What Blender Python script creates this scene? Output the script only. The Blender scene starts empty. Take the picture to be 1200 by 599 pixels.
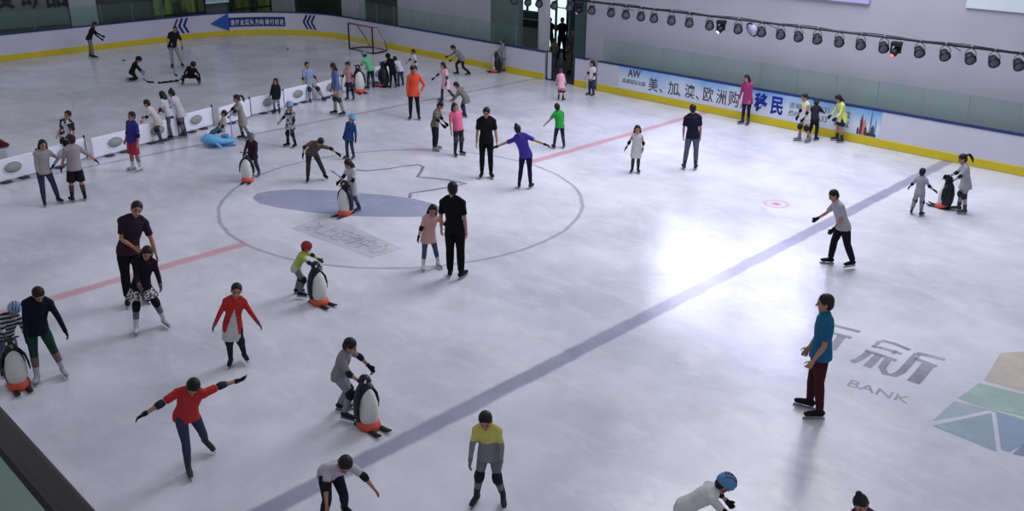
import bpy, bmesh, math, random
from mathutils import Vector, Matrix
C = bpy.context.scene.collection
random.seed(7)
R_ = math.radians
# ------------------------------------------------------------------ camera model (survey of the rink)
S = .94
FOC, YAW, PITCH, ROLL = 1058.07, .7991, .3906, .012
CAM = Vector((-13.6168, -17.0835, 7.3924)) * S
W, FAR, NB, FB, BH, CR = 13.65*S, 26.7*S, 8.3604*S, 8.1254*S, 1.10*S, 5.4*S
_f = Vector((math.sin(YAW)*math.cos(PITCH), math.cos(YAW)*math.cos(PITCH), -math.sin(PITCH)))
_r0 = Vector((math.cos(YAW), -math.sin(YAW), 0)); _u0 = _r0.cross(_f)
_r = math.cos(ROLL)*_r0 + math.sin(ROLL)*_u0
_u = -math.sin(ROLL)*_r0 + math.cos(ROLL)*_u0
def ray(x, y): return _f + (x-600)/FOC*_r - (y-299.5)/FOC*_u
def G(x, y, z=0):
    d = ray(x, y); t = (z-CAM.z)/d.z; return CAM + t*d
def onX(x, y, X):
    d = ray(x, y); t = (X-CAM.x)/d.x; return CAM + t*d
def onY(x, y, Y):
    d = ray(x, y); t = (Y-CAM.y)/d.y; return CAM + t*d
def pix(p):
    d = Vector(p)-CAM; z = d.dot(_f); return (600+FOC*d.dot(_r)/z, 299.5-FOC*d.dot(_u)/z)
cd = bpy.data.cameras.new('camera'); cam = bpy.data.objects.new('camera', cd); C.objects.link(cam)
cd.sensor_width = 36; cd.lens = FOC/1200*36; cd.clip_end = 300; cd.clip_start = .05
cam.matrix_world = Matrix.Translation(CAM) @ Matrix((_r, _u, -_f)).transposed().to_4x4()
bpy.context.scene.camera = cam

# ------------------------------------------------------------------ materials
def lin(c):
    return tuple(((v/255)/12.92 if v/255 <= .04045 else ((v/255+.055)/1.055)**2.4) for v in c)
_M = {}
def new_mat(name):
    m = bpy.data.materials.new(name); m.use_nodes = True
    return m, m.node_tree, m.node_tree.nodes['Principled BSDF']
def mat(name, rgb, rough=.8, metal=0, var=.12, scale=9, spec=.3):
    k = (name, rgb, rough)
    if k in _M: return _M[k]
    m, t, b = new_mat(name)
    c = lin(rgb)
    b.inputs['Roughness'].default_value = rough; b.inputs['Metallic'].default_value = metal
    b.inputs['Specular IOR Level'].default_value = spec
    n = t.nodes.new('ShaderNodeTexNoise'); n.inputs['Scale'].default_value = scale; n.inputs['Detail'].default_value = 3
    tc = t.nodes.new('ShaderNodeTexCoord'); t.links.new(tc.outputs['Object'], n.inputs['Vector'])
    mx = t.nodes.new('ShaderNodeMix'); mx.data_type = 'RGBA'
    mx.inputs[6].default_value = (*[v*(1-var) for v in c], 1); mx.inputs[7].default_value = (*[min(1, v*(1+var)) for v in c], 1)
    t.links.new(n.outputs['Fac'], mx.inputs[0]); t.links.new(mx.outputs[2], b.inputs['Base Color'])
    m.diffuse_color = (*c, 1)
    _M[k] = m; return m
def pattern(name, kind, a, b_, scale=20):
    k = (name, kind, a, b_)
    if k in _M: return _M[k]
    m, t, b = new_mat(name); b.inputs['Roughness'].default_value = .85
    tc = t.nodes.new('ShaderNodeTexCoord'); mx = t.nodes.new('ShaderNodeMix'); mx.data_type = 'RGBA'
    mx.inputs[6].default_value = (*lin(a), 1); mx.inputs[7].default_value = (*lin(b_), 1)
    if kind == 'stripe':
        n = t.nodes.new('ShaderNodeTexWave'); n.bands_direction = 'Z'; n.inputs['Scale'].default_value = scale
        r = t.nodes.new('ShaderNodeMath'); r.operation = 'GREATER_THAN'; r.inputs[1].default_value = .5
        t.links.new(n.outputs['Fac'], r.inputs[0]); out = r.outputs[0]
    elif kind == 'check':
        n = t.nodes.new('ShaderNodeTexChecker'); n.inputs['Scale'].default_value = scale; out = n.outputs['Fac']
    else:
        n = t.nodes.new('ShaderNodeTexNoise'); n.inputs['Scale'].default_value = scale
        r = t.nodes.new('ShaderNodeMath'); r.operation = 'GREATER_THAN'; r.inputs[1].default_value = .5
        t.links.new(n.outputs['Fac'], r.inputs[0]); out = r.outputs[0]
    t.links.new(tc.outputs['Object'], n.inputs['Vector'])
    t.links.new(out, mx.inputs[0]); t.links.new(mx.outputs[2], b.inputs['Base Color'])
    _M[k] = m; return m
def emit(name, rgb, strength):
    k = (name, rgb, strength)
    if k in _M: return _M[k]
    m, t, b = new_mat(name)
    b.inputs['Base Color'].default_value = (*lin(rgb), 1); b.inputs['Emission Color'].default_value = (*lin(rgb), 1)
    b.inputs['Emission Strength'].default_value = strength
    _M[k] = m; return m
def glass(name, rgb, alpha, rough=.05):
    k = (name, rgb, alpha)
    if k in _M: return _M[k]
    m = bpy.data.materials.new(name); m.use_nodes = True; t = m.node_tree; t.nodes.clear()
    o = t.nodes.new('ShaderNodeOutputMaterial'); mx = t.nodes.new('ShaderNodeMixShader')
    tr = t.nodes.new('ShaderNodeBsdfTransparent'); tr.inputs[0].default_value = (*lin(rgb), 1)
    p = t.nodes.new('ShaderNodeBsdfPrincipled'); p.inputs['Base Color'].default_value = (*lin(rgb), 1); p.inputs['Roughness'].default_value = rough
    mx.inputs[0].default_value = alpha
    t.links.new(tr.outputs[0], mx.inputs[1]); t.links.new(p.outputs[0], mx.inputs[2]); t.links.new(mx.outputs[0], o.inputs[0])
    _M[k] = m; return m

def ice_material():
    m, t, b = new_mat('ice_with_painted_lines'); N = t.nodes; L = t.links
    geo = N.new('ShaderNodeNewGeometry'); sep = N.new('ShaderNodeSeparateXYZ'); L.new(geo.outputs['Position'], sep.inputs[0])
    def mt(op, a, b_=None, c=None):
        n = N.new('ShaderNodeMath'); n.operation = op
        for i, v in enumerate((a, b_, c)):
            if v is None: continue
            if isinstance(v, (int, float)): n.inputs[i].default_value = v
            else: L.new(v, n.inputs[i])
        return n.outputs[0]
    X, Y = sep.outputs[0], sep.outputs[1]
    def noise(scale, detail=4, rough=.55, dist=0, vec=None):
        n = N.new('ShaderNodeTexNoise'); n.inputs['Scale'].default_value = scale; n.inputs['Detail'].default_value = detail
        n.inputs['Roughness'].default_value = rough; n.inputs['Distortion'].default_value = dist
        L.new(vec or geo.outputs['Position'], n.inputs['Vector']); return n.outputs['Fac']
    wob = mt('MULTIPLY', mt('SUBTRACT', noise(2.2, 5), .5), .10)
    def band(v, c, hw, soft=.035):
        d = mt('ABSOLUTE', mt('SUBTRACT', mt('ADD', v, wob), c))
        return mt('SUBTRACT', 1, mt('SMOOTH_MIN', 1, mt('MAXIMUM', 0, mt('DIVIDE', mt('SUBTRACT', d, hw-soft), soft*2)), .01))
    r = mt('SQRT', mt('ADD', mt('MULTIPLY', X, X), mt('MULTIPLY', Y, Y)))
    def ringat(cx, cy, rad, hw):
        dx = mt('SUBTRACT', X, cx); dy = mt('SUBTRACT', Y, cy)
        rr = mt('SQRT', mt('ADD', mt('MULTIPLY', dx, dx), mt('MULTIPLY', dy, dy)))
        return band(rr, rad, hw, .02)
    outside = mt('GREATER_THAN', r, 4.5*S)
    blue = band(Y, -NB, .15); blue_far = band(Y, FB, .085, .06)
    red = mt('MULTIPLY', band(Y, 0, .13, .05), outside)
    ring = mt('ADD', ringat(0, 0, 4.5*S, .042), mt('MULTIPLY', ringat(-6.0*S, 17.6*S, 4.4*S, .03), .35))
    dx = mt('SUBTRACT', X, 6.49*S); dy = mt('SUBTRACT', Y, -6.8*S)
    rr = mt('SQRT', mt('ADD', mt('MULTIPLY', dx, dx), mt('MULTIPLY', dy, dy)))
    dot = mt('ADD', mt('MULTIPLY', band(rr, .27, .035, .03), .55), mt('MULTIPLY', band(rr, 0, .10, .04), .9))
    def mix(fac, ca, cb):
        n = N.new('ShaderNodeMix'); n.data_type = 'RGBA'
        if isinstance(fac, (int, float)): n.inputs[0].default_value = fac
        else: L.new(fac, n.inputs[0])
        for i, c in ((6, ca), (7, cb)):
            if isinstance(c, tuple): n.inputs[i].default_value = (*lin(c), 1)
            else: L.new(c, n.inputs[i])
        return n.outputs[2]
    big = noise(.35, 5, .6); cr = N.new('ShaderNodeMapRange'); cr.inputs[1].default_value = .35; cr.inputs[2].default_value = .65; L.new(big, cr.inputs[0])
    base = mix(cr.outputs[0], (184, 186, 196), (214, 215, 225))
    # skate scuffs: long thin pale scratches
    mp = N.new('ShaderNodeMapping'); mp.inputs['Rotation'].default_value = (0, 0, .6); mp.inputs['Scale'].default_value = (1, .45, 1); L.new(geo.outputs['Position'], mp.inputs[0])
    sc = noise(2.0, 9, .72, .6, mp.outputs[0]); sr = N.new('ShaderNodeMapRange'); sr.inputs[1].default_value = .48; sr.inputs[2].default_value = .70; L.new(sc, sr.inputs[0])
    base = mix(mt('MULTIPLY', sr.outputs[0], .42), base, (232, 233, 238))
    wear = mt('MULTIPLY_ADD', noise(1.5, 5), .5, .55)
    col = mix(mt('MULTIPLY', blue, mt('MULTIPLY', wear, .92)), base, (122, 124, 152))
    col = mix(mt('MULTIPLY', blue_far, mt('MULTIPLY', wear, .72)), col, (132, 134, 148))
    col = mix(mt('MULTIPLY', red, mt('MULTIPLY', wear, .8)), col, (196, 120, 128))
    col = mix(mt('MULTIPLY', ring, mt('MULTIPLY', wear, .75)), col, (120, 122, 142))
    col = mix(dot, col, (200, 130, 138))
    L.new(col, b.inputs['Base Color'])
    rg = N.new('ShaderNodeMapRange'); rg.inputs[3].default_value = .05; rg.inputs[4].default_value = .26
    L.new(noise(4.5, 9, .8, 1.5), rg.inputs[0]); rg.inputs[1].default_value = .35; rg.inputs[2].default_value = .65
    L.new(rg.outputs[0], b.inputs['Roughness'])
    b.inputs['IOR'].default_value = 1.31; b.inputs['Specular IOR Level'].default_value = .5
    bp = N.new('ShaderNodeBump'); bp.inputs['Strength'].default_value = .085; bp.inputs['Distance'].default_value = .02
    L.new(mt('ADD', noise(7, 6, .65, .5), mt('MULTIPLY', noise(3.0, 9, .8, 2.0), 1.6)), bp.inputs['Height']); L.new(bp.outputs[0], b.inputs['Normal'])
    return m
ICE = ice_material()
def paint(name, rgb, a):
    """faded paint under the ice"""
    k = (name, rgb, a)
    if k in _M: return _M[k]
    m = bpy.data.materials.new(name); m.use_nodes = True; t = m.node_tree; p = t.nodes['Principled BSDF']
    p.inputs['Base Color'].default_value = (*lin(rgb), 1); p.inputs['Roughness'].default_value = .22; p.inputs['IOR'].default_value = 1.31
    o = t.nodes['Material Output']; tr = t.nodes.new('ShaderNodeBsdfTransparent'); mx = t.nodes.new('ShaderNodeMixShader')
    n = t.nodes.new('ShaderNodeTexNoise'); n.inputs['Scale'].default_value = 1.6; n.inputs['Detail'].default_value = 5
    g = t.nodes.new('ShaderNodeNewGeometry'); t.links.new(g.outputs['Position'], n.inputs['Vector'])
    r = t.nodes.new('ShaderNodeMapRange'); r.inputs[1].default_value = .3; r.inputs[2].default_value = .7; r.inputs[3].default_value = a*.55; r.inputs[4].default_value = min(1, a*1.35)
    t.links.new(n.outputs['Fac'], r.inputs[0]); t.links.new(r.outputs[0], mx.inputs[0])
    t.links.new(tr.outputs[0], mx.inputs[1]); t.links.new(p.outputs[0], mx.inputs[2]); t.links.new(mx.outputs[0], o.inputs[0])
    _M[k] = m; return m

# ------------------------------------------------------------------ mesh helpers
def V(*a): return Vector(a)
def box(bm, c, s, rot=None):
    M = Matrix.Translation(Vector(c)) @ (rot.to_4x4() if rot else Matrix()) @ Matrix.Diagonal((*s, 1))
    return bmesh.ops.create_cube(bm, size=1, matrix=M)['verts']
def bevel_box(bm, c, s, rot=None, w=.01, seg=2):
    vs = box(bm, c, s, rot); es = list({e for v in vs for e in v.link_edges})
    bmesh.ops.bevel(bm, geom=es, offset=w, segments=seg, affect='EDGES', profile=.5)
def basis(t, side):
    t = t.normalized(); x = side - t*side.dot(t)
    if x.length < 1e-4:
        side = V(0, 1, 0) if abs(t.y) < .9 else V(1, 0, 0); x = side - t*side.dot(t)
    x.normalize(); return x, t.cross(x)
def loft(bm, P, Rr, side=V(1, 0, 0), n=10, cap='round'):
    P = [Vector(p) for p in P]; Rr = [(r, r) if isinstance(r, (int, float)) else r for r in Rr]
    T = []
    for i in range(len(P)):
        a = P[max(0, i-1)]; b = P[min(len(P)-1, i+1)]; T.append((b-a).normalized())
    Q, RR, TT = list(P), list(Rr), list(T)
    if cap == 'round':
        r0, r1 = min(Rr[0]), min(Rr[-1])
        Q = [P[0]-T[0]*r0*.9, P[0]-T[0]*r0*.6] + Q + [P[-1]+T[-1]*r1*.6, P[-1]+T[-1]*r1*.9]
        RR = [tuple(v*.35 for v in Rr[0]), tuple(v*.78 for v in Rr[0])] + RR + [tuple(v*.78 for v in Rr[-1]), tuple(v*.35 for v in Rr[-1])]
        TT = [T[0]]*2 + TT + [T[-1]]*2
    rings = []
    for p, r, t in zip(Q, RR, TT):
        x, y = basis(t, side)
        rings.append([bm.verts.new(p + x*r[0]*math.cos(2*math.pi*k/n) + y*r[1]*math.sin(2*math.pi*k/n)) for k in range(n)])
    for a, b in zip(rings, rings[1:]):
        for k in range(n): bm.faces.new((a[k], a[(k+1) % n], b[(k+1) % n], b[k]))
    bm.faces.new(rings[0][::-1]); bm.faces.new(rings[-1])
def ell(bm, c, r, ax=None, u=14, v=9):
    M = Matrix.Translation(Vector(c)) @ (Matrix(ax).transposed().to_4x4() if ax else Matrix()) @ Matrix.Diagonal((*r, 1))
    return bmesh.ops.create_uvsphere(bm, u_segments=u, v_segments=v, radius=1, matrix=M)['verts']
def tube(bm, P, r, n=8): loft(bm, P, [r]*len(P), V(.3, .2, 1) if abs((Vector(P[-1])-Vector(P[0])).normalized().z) < .9 else V(1, 0, 0), n, 'flat')
def mk(name, bm, m, parent=None, smooth=False, **props):
    me = bpy.data.meshes.new(name)
    bmesh.ops.recalc_face_normals(bm, faces=bm.faces)
    bm.to_mesh(me); bm.free()
    for mm in (m if isinstance(m, (list, tuple)) else [m]): me.materials.append(mm)
    if smooth:
        for p in me.polygons: p.use_smooth = True
    o = bpy.data.objects.new(name, me); C.objects.link(o)
    if parent: o.parent = parent
    for k, v in props.items(): o[k] = v
    return o
def empty(name, loc=(0, 0, 0), rz=0, **props):
    o = bpy.data.objects.new(name, None); C.objects.link(o); o.location = loc; o.rotation_euler = (0, 0, rz); o.empty_display_size = .1
    for k, v in props.items(): o[k] = v
    return o
def dup(root, loc=None, rz=None, **props):
    r = root.copy(); C.objects.link(r)
    if loc is not None: r.location = loc
    if rz is not None: r.rotation_euler = (0, 0, rz)
    for k, v in props.items(): r[k] = v
    for ch in list(root.children):
        c = ch.copy(); C.objects.link(c); c.parent = r
        for g in ch.children:
            d = g.copy(); C.objects.link(d); d.parent = c
    return r
def text_mesh(name, s, m, origin, right, up, size, depth=.004, parent=None, bold=.0, width=None, **props):
    cu = bpy.data.curves.new(name, 'FONT'); cu.body = s; cu.size = 1; cu.extrude = depth/2/size; cu.offset = bold
    cu.resolution_u = 3
    o = bpy.data.objects.new(name, cu); C.objects.link(o)
    dg = bpy.context.evaluated_depsgraph_get(); me = bpy.data.meshes.new_from_object(o.evaluated_get(dg))
    C.objects.unlink(o); bpy.data.objects.remove(o); bpy.data.curves.remove(cu)
    xs = [v.co.x for v in me.vertices]; ys = [v.co.y for v in me.vertices]
    x0, x1, y0 = min(xs), max(xs), min(ys)
    sx = size if width is None else width/(x1-x0)
    rt, upv = Vector(right).normalized(), Vector(up).normalized(); nn = rt.cross(upv)
    for v in me.vertices:
        p = v.co.copy(); v.co = Vector(origin) + rt*(p.x-x0)*sx + upv*(p.y-y0)*size + nn*p.z*size
    me.materials.clear(); me.materials.append(m)
    ob = bpy.data.objects.new(name, me); C.objects.link(ob)
    if parent: ob.parent = parent
    for k, v in props.items(): ob[k] = v
    return ob
# ------------------------------------------------------------------ people
PENDING = []
def later(name, bm, mats, vox, parent=None, post=None, smooth=4, **props):
    o = mk(name, bm, mats, parent, False, **props)
    r = o.modifiers.new('r', 'REMESH'); r.mode = 'VOXEL'; r.voxel_size = vox; r.use_smooth_shade = True
    if smooth:
        s = o.modifiers.new('s', 'SMOOTH'); s.factor = .5; s.iterations = smooth
    PENDING.append((o, mats, post)); return o
def flush():
    bpy.context.view_layer.update(); dg = bpy.context.evaluated_depsgraph_get()
    out = []
    for o, mats, post in PENDING:
        out.append(bpy.data.meshes.new_from_object(o.evaluated_get(dg), depsgraph=dg))
    for (o, mats, post), me in zip(PENDING, out):
        old = o.data; o.modifiers.clear(); o.data = me; me.name = old.name; bpy.data.meshes.remove(old)
        me.materials.clear()
        for mm in (mats if isinstance(mats, (list, tuple)) else [mats]): me.materials.append(mm)
        for p in me.polygons:
            p.use_smooth = True; p.material_index = post(p.center) if post else 0
    PENDING.clear()

STAND = dict(lean=0, roll=0, hp=8, hy=0, yaw=0, legs=[(2, 4, 0, 3), (2, 4, 0, 3)], arms=[(0, 9, 8, 6), (0, 9, 8, 6)])
def pose(**k):
    d = dict(STAND); d.update(k); return d
def seg(s, f, a):
    f, a = R_(f), R_(a); return V(s*math.sin(a), math.sin(f)*math.cos(a), -math.cos(f)*math.cos(a))
def skeleton(k, p, kid):
    """joints in the body frame (metres): x right, y forward, origin on the ice under the pelvis"""
    A = lambda a, c: (a + (c-a)*kid)*k
    j = {}
    thigh, shin, foot = A(.240, .222), A(.235, .212), A(.045, .045)
    sk = .042*k
    ln, ro = R_(p['lean']), R_(p['roll'])
    sp = V(math.sin(ro), math.sin(ln)*math.cos(ro), math.cos(ln)*math.cos(ro))
    if p.get('sway'): sp = (Matrix.Rotation(p['sway'], 3, p['swax']) @ sp).normalized()
    fw = (V(0, 1, 0) - sp*sp.y).normalized() if abs(sp.y) < .98 else V(0, 0, -1); fw = (Matrix.Rotation(R_(p['yaw']), 3, sp) @ fw)
    rt = fw.cross(sp).normalized()
    pel = V(0, 0, 0)
    j['sp'], j['fw'], j['rt'] = sp, fw, rt
    j['pel'] = pel; j['chest'] = pel + sp*A(.285, .275); j['neck'] = j['chest'] + sp*A(.045, .035)
    hd = Matrix.Rotation(R_(-p['hp'])+0, 3, rt) @ sp
    hd = (sp*math.cos(R_(p['hp'])) + fw*math.sin(R_(p['hp']))).normalized() if True else hd
    hf = (fw - hd*fw.dot(hd)).normalized(); hf = Matrix.Rotation(R_(p['hy']), 3, hd) @ hf
    hs = A(1.07, 1.30); j['hs'] = hs
    j['head'] = j['neck'] + hd*.062*hs + fw*.008*k; j['hd'], j['hf'], j['hr'] = hd, hf, hf.cross(hd).normalized()
    j['top'] = j['head'] + hd*.070*hs
    for i, s in enumerate((1, -1)):
        hip = pel + V(s*A(.05, .045), 0, 0); tf, ta, sf, sa = p['legs'][i][:4]
        kn = hip + seg(s, tf, ta)*thigh; an = kn + seg(s, sf, sa)*shin
        j['hip', s], j['knee', s], j['ank', s] = hip, kn, an
        sh = j['chest'] + rt*s*A(.100, .090) - sp*.024*k; uf, ua, ff, fa = p['arms'][i][:4]
        el = sh + seg(s, uf, ua)*A(.168, .150); wr = el + seg(s, ff, fa)*A(.142, .125)
        j['sh', s], j['el', s], j['wr', s] = sh, el, wr
    lo = min(j['ank', 1].z, j['ank', -1].z) if not p.get('sit') else p['sit'](j, k)
    dz = foot + sk - lo
    if p.get('kneel'): dz = .055*k - min(j['knee', 1].z, j['knee', -1].z, j['ank', 1].z, j['ank', -1].z)
    if 'pz' in p: dz = p['pz'] - 0
    for q, v in list(j.items()):
        if isinstance(v, Vector) and q not in ('sp', 'fw', 'rt', 'hd', 'hf', 'hr'): j[q] = v + V(0, 0, dz)
    j['lift'] = foot + sk
    for s in (1, -1): j['sole', s] = j['ank', s] - V(0, 0, foot + sk)
    return j

def hand(bm, wr, d, inward, s, k, grow=1.0, vox=.01, curl=28, grip=False):
    """palm, four bent fingers of unequal length and a thumb"""
    d = d.normalized(); n = (inward - d*inward.dot(d)).normalized(); u = d.cross(n)*s
    if u.length < .1: u = V(0, 1, 0)
    if u.y < -.2 and not grip: u = -u
    h = k*1.02
    loft(bm, [wr-d*.010*h, wr+d*.018*h, wr+d*.048*h], [(.013*h*grow, .011*h*grow), (.021*h*grow, .0105*h*grow), (.022*h*grow, .0095*h*grow)], u, 10)
    fr = max(.0053*h*grow, vox*.62)
    for o_, L in ((-.0175, .031), (-.006, .038), (.006, .041), (.0175, .036)):
        a = wr + d*.046*h + u*o_*h*1.12; c = R_(curl); d1 = (d*math.cos(c*.5)+n*math.sin(c*.5)+u*o_*5); d2 = (d*math.cos(c*1.7)+n*math.sin(c*1.7)+u*o_*4)
        b = a + d1*L*h*.55; e = b + d2*L*h*.55
        loft(bm, [a, b, e], [fr*1.05, fr, fr*.88], u, 7)
    a = wr + d*.016*h + u*.015*h; b = a + (d*.62+u*.75).normalized()*.026*h; e = b + (d*.9+u*.25+n*.3).normalized()*.022*h
    loft(bm, [a, b, e], [fr*1.3, fr*1.15, fr], n, 7)

HX = {}
SKIN = (166, 122, 100)
HAIRM = (22, 18, 18)
def person(label, feet, head=None, face=180, p=None, kid=None, h=None, top=('t', (30, 30, 34)), bot=('long', (28, 28, 32)),
           hair='short', skates=(26, 26, 30), gloves=None, helmet=None, knee=None, elbow=None, at=None, group=None, grown=False, skin=SKIN, extra=None, socks=None, build=1.0, hx=None):
    p = dict(p or STAND)
    if hx is None and feet in HX: hx = HX[feet]
    base = G(*feet) if at is None else Vector(at)
    kid0 = kid
    def solve(k, base):
        dirv = V(base.x-CAM.x, base.y-CAM.y, 0).normalized(); rr = V(dirv.y, -dirv.x, 0)
        hd = dirv*math.cos(R_(face)) + rr*math.sin(R_(face)); yaw = math.atan2(-hd.x, hd.y)
        kd = kid0 if kid0 is not None else max(0, min(1, (1.62-k)/.35))
        p['swax'] = V(hd.dot(rr), hd.dot(dirv), 0).normalized() if False else V(dirv.dot(V(hd.y, -hd.x, 0)), dirv.dot(hd), 0)
        j = skeleton(k, p, kd); M = Matrix.Translation(base) @ Matrix.Rotation(yaw, 4, 'Z'); return j, M, yaw, kd
    F = Vector(feet) if at is None else None
    k = h or 1.5
    tgt = F.copy() if F is not None else None
    for it in range(6):
        if h is None:
            lo, hi = .7, 2.3
            for _ in range(22):
                k = (lo+hi)/2; j, M, yaw, kd = solve(k, base)
                if pix(M @ j['top'])[1] > head: lo = k
                else: hi = k
        j, M, yaw, kd = solve(k, base)
        if hx is not None:
            e = hx - pix(M @ j['head'])[0]; ppm = FOC/(base-CAM).length
            p['sway'] = max(-.45, min(.45, p.get('sway', 0) + .9*e/(ppm*.40*k))); j, M, yaw, kd = solve(k, base)
        if F is not None:
            if p.get('kneel') or p.get('sit') or 'pz' in p: m = M @ V(j['pel'].x, j['pel'].y, 0)
            else: m = (M @ j['sole', 1] + M @ j['sole', -1])/2
            q = Vector(pix(m)); tgt += (F - q); base = G(*tgt)
    print('PERSON %-60s h=%.2f kid=%.1f foot=(%.0f,%.0f) head=(%.0f,%.0f)' % (label[:60], k*1.04, kd, *Vector(pix(base)), *pix(M @ j['top'])))
    dist = (base-CAM).length
    vox = .0095 if dist < 19 else (.0125 if dist < 27 else .016)
    A = lambda a, c: (a + (c-a)*kd)*k
    hs = j['hs']; sp, fw, rt = j['sp'], j['fw'], j['rt']; hd, hf, hr = j['hd'], j['hf'], j['hr']; hc = j['head']
    bw = build*k
    kk = k*(1+.06*kd)
    # --- body
    bm = bmesh.new()
    pel, ch = j['pel'], j['chest']
    L = (ch-pel)
    for s in (1, -1): loft(bm, [ch+sp*.026*k, ch+sp*.010*k+rt*s*.045*k, j['sh', s]], [.028*k, .027*k, .028*k], fw, 9)
    tor = [(pel-sp*.012*k, (.074, .055)), (pel+L*.15, (.078, .057)), (pel+L*.42, (.066, .048)), (pel+L*.75, (.083, .056)), (pel+L*.96, (.090, .047)), (ch+sp*.03*k, (.040, .036)), (j['neck'], (.029, .031)), (hc-hd*.02*k, (.028, .030))]
    loft(bm, [a for a, _ in tor], [(a*bw, b*bw) for _, (a, b) in tor], rt, 14)
    cr = .065
    ell(bm, hc+hd*.010*hs, (.0435*hs, .053*hs, .056*hs), (hr, hf, hd))
    ell(bm, hc-hd*.028*hs+hf*.010*hs, (.033*hs, .040*hs, .036*hs), (hr, hf, hd))
    loft(bm, [hc+hd*.006*hs+hf*.050*hs, hc-hd*.012*hs+hf*.060*hs], [.005*hs, .0085*hs], hr, 6)
    ell(bm, hc-hd*.055*hs+hf*.034*hs, (.014*hs, .012*hs, .010*hs), (hr, hf, hd), 8, 6)
    for s in (1, -1):
        ell(bm, hc+hr*s*.045*hs-hd*.004*hs-hf*.004*hs, (.006*hs, .010*hs, .016*hs), (hr, hf, hd), 8, 6)
        sh, el, wr = j['sh', s], j['el', s], j['wr', s]
        loft(bm, [sh-rt*s*.035*k, sh, sh+(el-sh)*.35, el, el+(wr-el)*.3, wr], [.030*kk, .031*kk, .0255*kk, .0205*kk, .0215*kk, .0135*kk], rt, 9)
        hand(bm, wr, wr-el, -rt*s, s, kk, 1.0, vox)
        hip, kn, an = j['hip', s], j['knee', s], j['ank', s]
        loft(bm, [hip+V(0, 0, .01*k), hip+(kn-hip)*.3, kn, kn+(an-kn)*.28, an], [.046*bw, .046*bw, .031*kk, .0325*kk, .0195*kk], V(1, 0, 0), 10)
    skm = mat('skin', skin, .6); eym = mat('dark_eyes_and_brows', (34, 26, 24), .5); lpm = mat('lips', (140, 78, 74), .5)
    def face_post(c, hc=hc.copy(), hs=hs):
        d = c-hc; x, y, z = d.dot(hr)/hs, d.dot(hf)/hs, d.dot(hd)/hs
        if y > .025:
            if abs(abs(x)-.017) < .0085 and (abs(z-.006) < .0055 or abs(z-.019) < .003): return 1
            if abs(x) < .013 and abs(z+.034) < .0045: return 2
        return 0
    body = later('person', bm, [skm, eym, lpm], vox, None, face_post, 2, label=label, category='person')
    if group: body['group'] = group
    body.matrix_world = M
    def dull(c):
        g_ = sum(c)/3; return tuple(int(v*.84+g_*.16) for v in c)
    cm = lambda nm, c: c if isinstance(c, bpy.types.Material) else mat(nm, dull(c), .9, 0, .14, 14, .15)
    # --- top
    kind, tc = top[0], top[1]; tc2 = top[2] if len(top) > 2 else None; frac = top[3] if len(top) > 3 else .5
    hem = {'t': .050, 'l': .055, 'tunic': .115, 'dress': .20, 'coat': .10, 'n': .05, 'ndress': .2}[kind]
    bm = bmesh.new(); g = .012*k + .003
    dn = (-sp*.55 + (j['knee', 1]+j['knee', -1]-j['hip', 1]-j['hip', -1]).normalized()*.6 + V(0, 0, -.4)).normalized()
    legsp = (j['knee', 1]-j['knee', -1]).length*.5
    fl = 1.0 if hem < .1 else 1.22
    rings = [(pel+dn*hem*k, (.094*(1+(fl-1)*.6)*bw+g + max(0, legsp-.06*k)*min(1, hem*3), .072*fl*bw+g*1.3)), (pel, (.092*bw+g, .068*bw+g)), (pel+L*.35, (.073*bw+g, .053*bw+g)), (pel+L*.72, (.086*bw+g, .059*bw+g)),
             (pel+L*.95, (.094*bw+g*.6, .050*bw+g)), (ch+sp*.026*k, (.050*bw, .040*bw)), (ch+sp*.040*k, (.036*bw, .037*bw))]
    if kind == 'coat': rings = [(a, (b[0]+.003, b[1]+.006)) for a, b in rings]
    loft(bm, [a for a, _ in rings], [b for _, b in rings], rt, 16, 'flat')
    for s in (1, -1):
        sh, el, wr = j['sh', s], j['el', s], j['wr', s]
        loft(bm, [ch+sp*.034*k, ch+sp*.018*k+rt*s*.045*k, sh+sp*.006*k], [(.032*kk, .036*kk), (.030*kk, .040*kk), (.034*kk, .038*kk)], fw, 10)
        if kind in ('n', 'ndress'): continue
        ins = sh-rt*s*.04*k
        ell(bm, sh+rt*s*.002*k, (.0385*kk+g*.2, .0415*kk, .040*kk), (rt, fw, sp), 12, 8)
        if kind in ('l', 'coat', 'tunic') or len(top) > 4:
            e = .003 if kind == 'coat' else 0
            loft(bm, [ins, sh+sp*.003, sh+(el-sh)*.4, el, wr-(wr-el)*.04], [.036*kk+g*.3, .037*kk+e, .0315*kk+e, .0270*kk+e, .0205*kk+e], rt, 10, 'flat')
        else:
            loft(bm, [ins, sh+sp*.003, sh+(el-sh)*.72], [.036*kk+g*.3, .038*kk, .0350*kk], rt, 10, 'flat')
    mats = [cm('fabric', tc)] + ([cm('fabric', tc2)] if tc2 else [])
    post = None
    if tc2:
        z0 = (pel+dn*hem*k).dot(sp); z1 = ch.dot(sp)
        post = lambda c, z0=z0, z1=z1, sp=sp: 1 if (c.dot(sp)-z0)/(z1-z0) < frac else 0
        if len(top) > 4:
            def post(c, z0=z0, z1=z1, sp=sp, fw=fw, rt=rt, pel=pel.copy()):
                t = (c.dot(sp)-z0)/(z1-z0); x = abs((c-pel).dot(rt)); y = (c-pel).dot(fw)
                return 1 if t < frac or (y > 0 and t < .82 and x < .105*k*(.86-t)) else 0
    nm = {'t': 't_shirt', 'l': 'long_sleeved_top', 'tunic': 'tunic', 'dress': 'dress', 'coat': 'jacket', 'n': 'vest', 'ndress': 'dress'}[kind]
    later(nm, bm, mats, max(vox, .012), body, post, 3)
    # --- bottom
    bk, bc = bot[0], bot[1]
    bm = bmesh.new()
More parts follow.
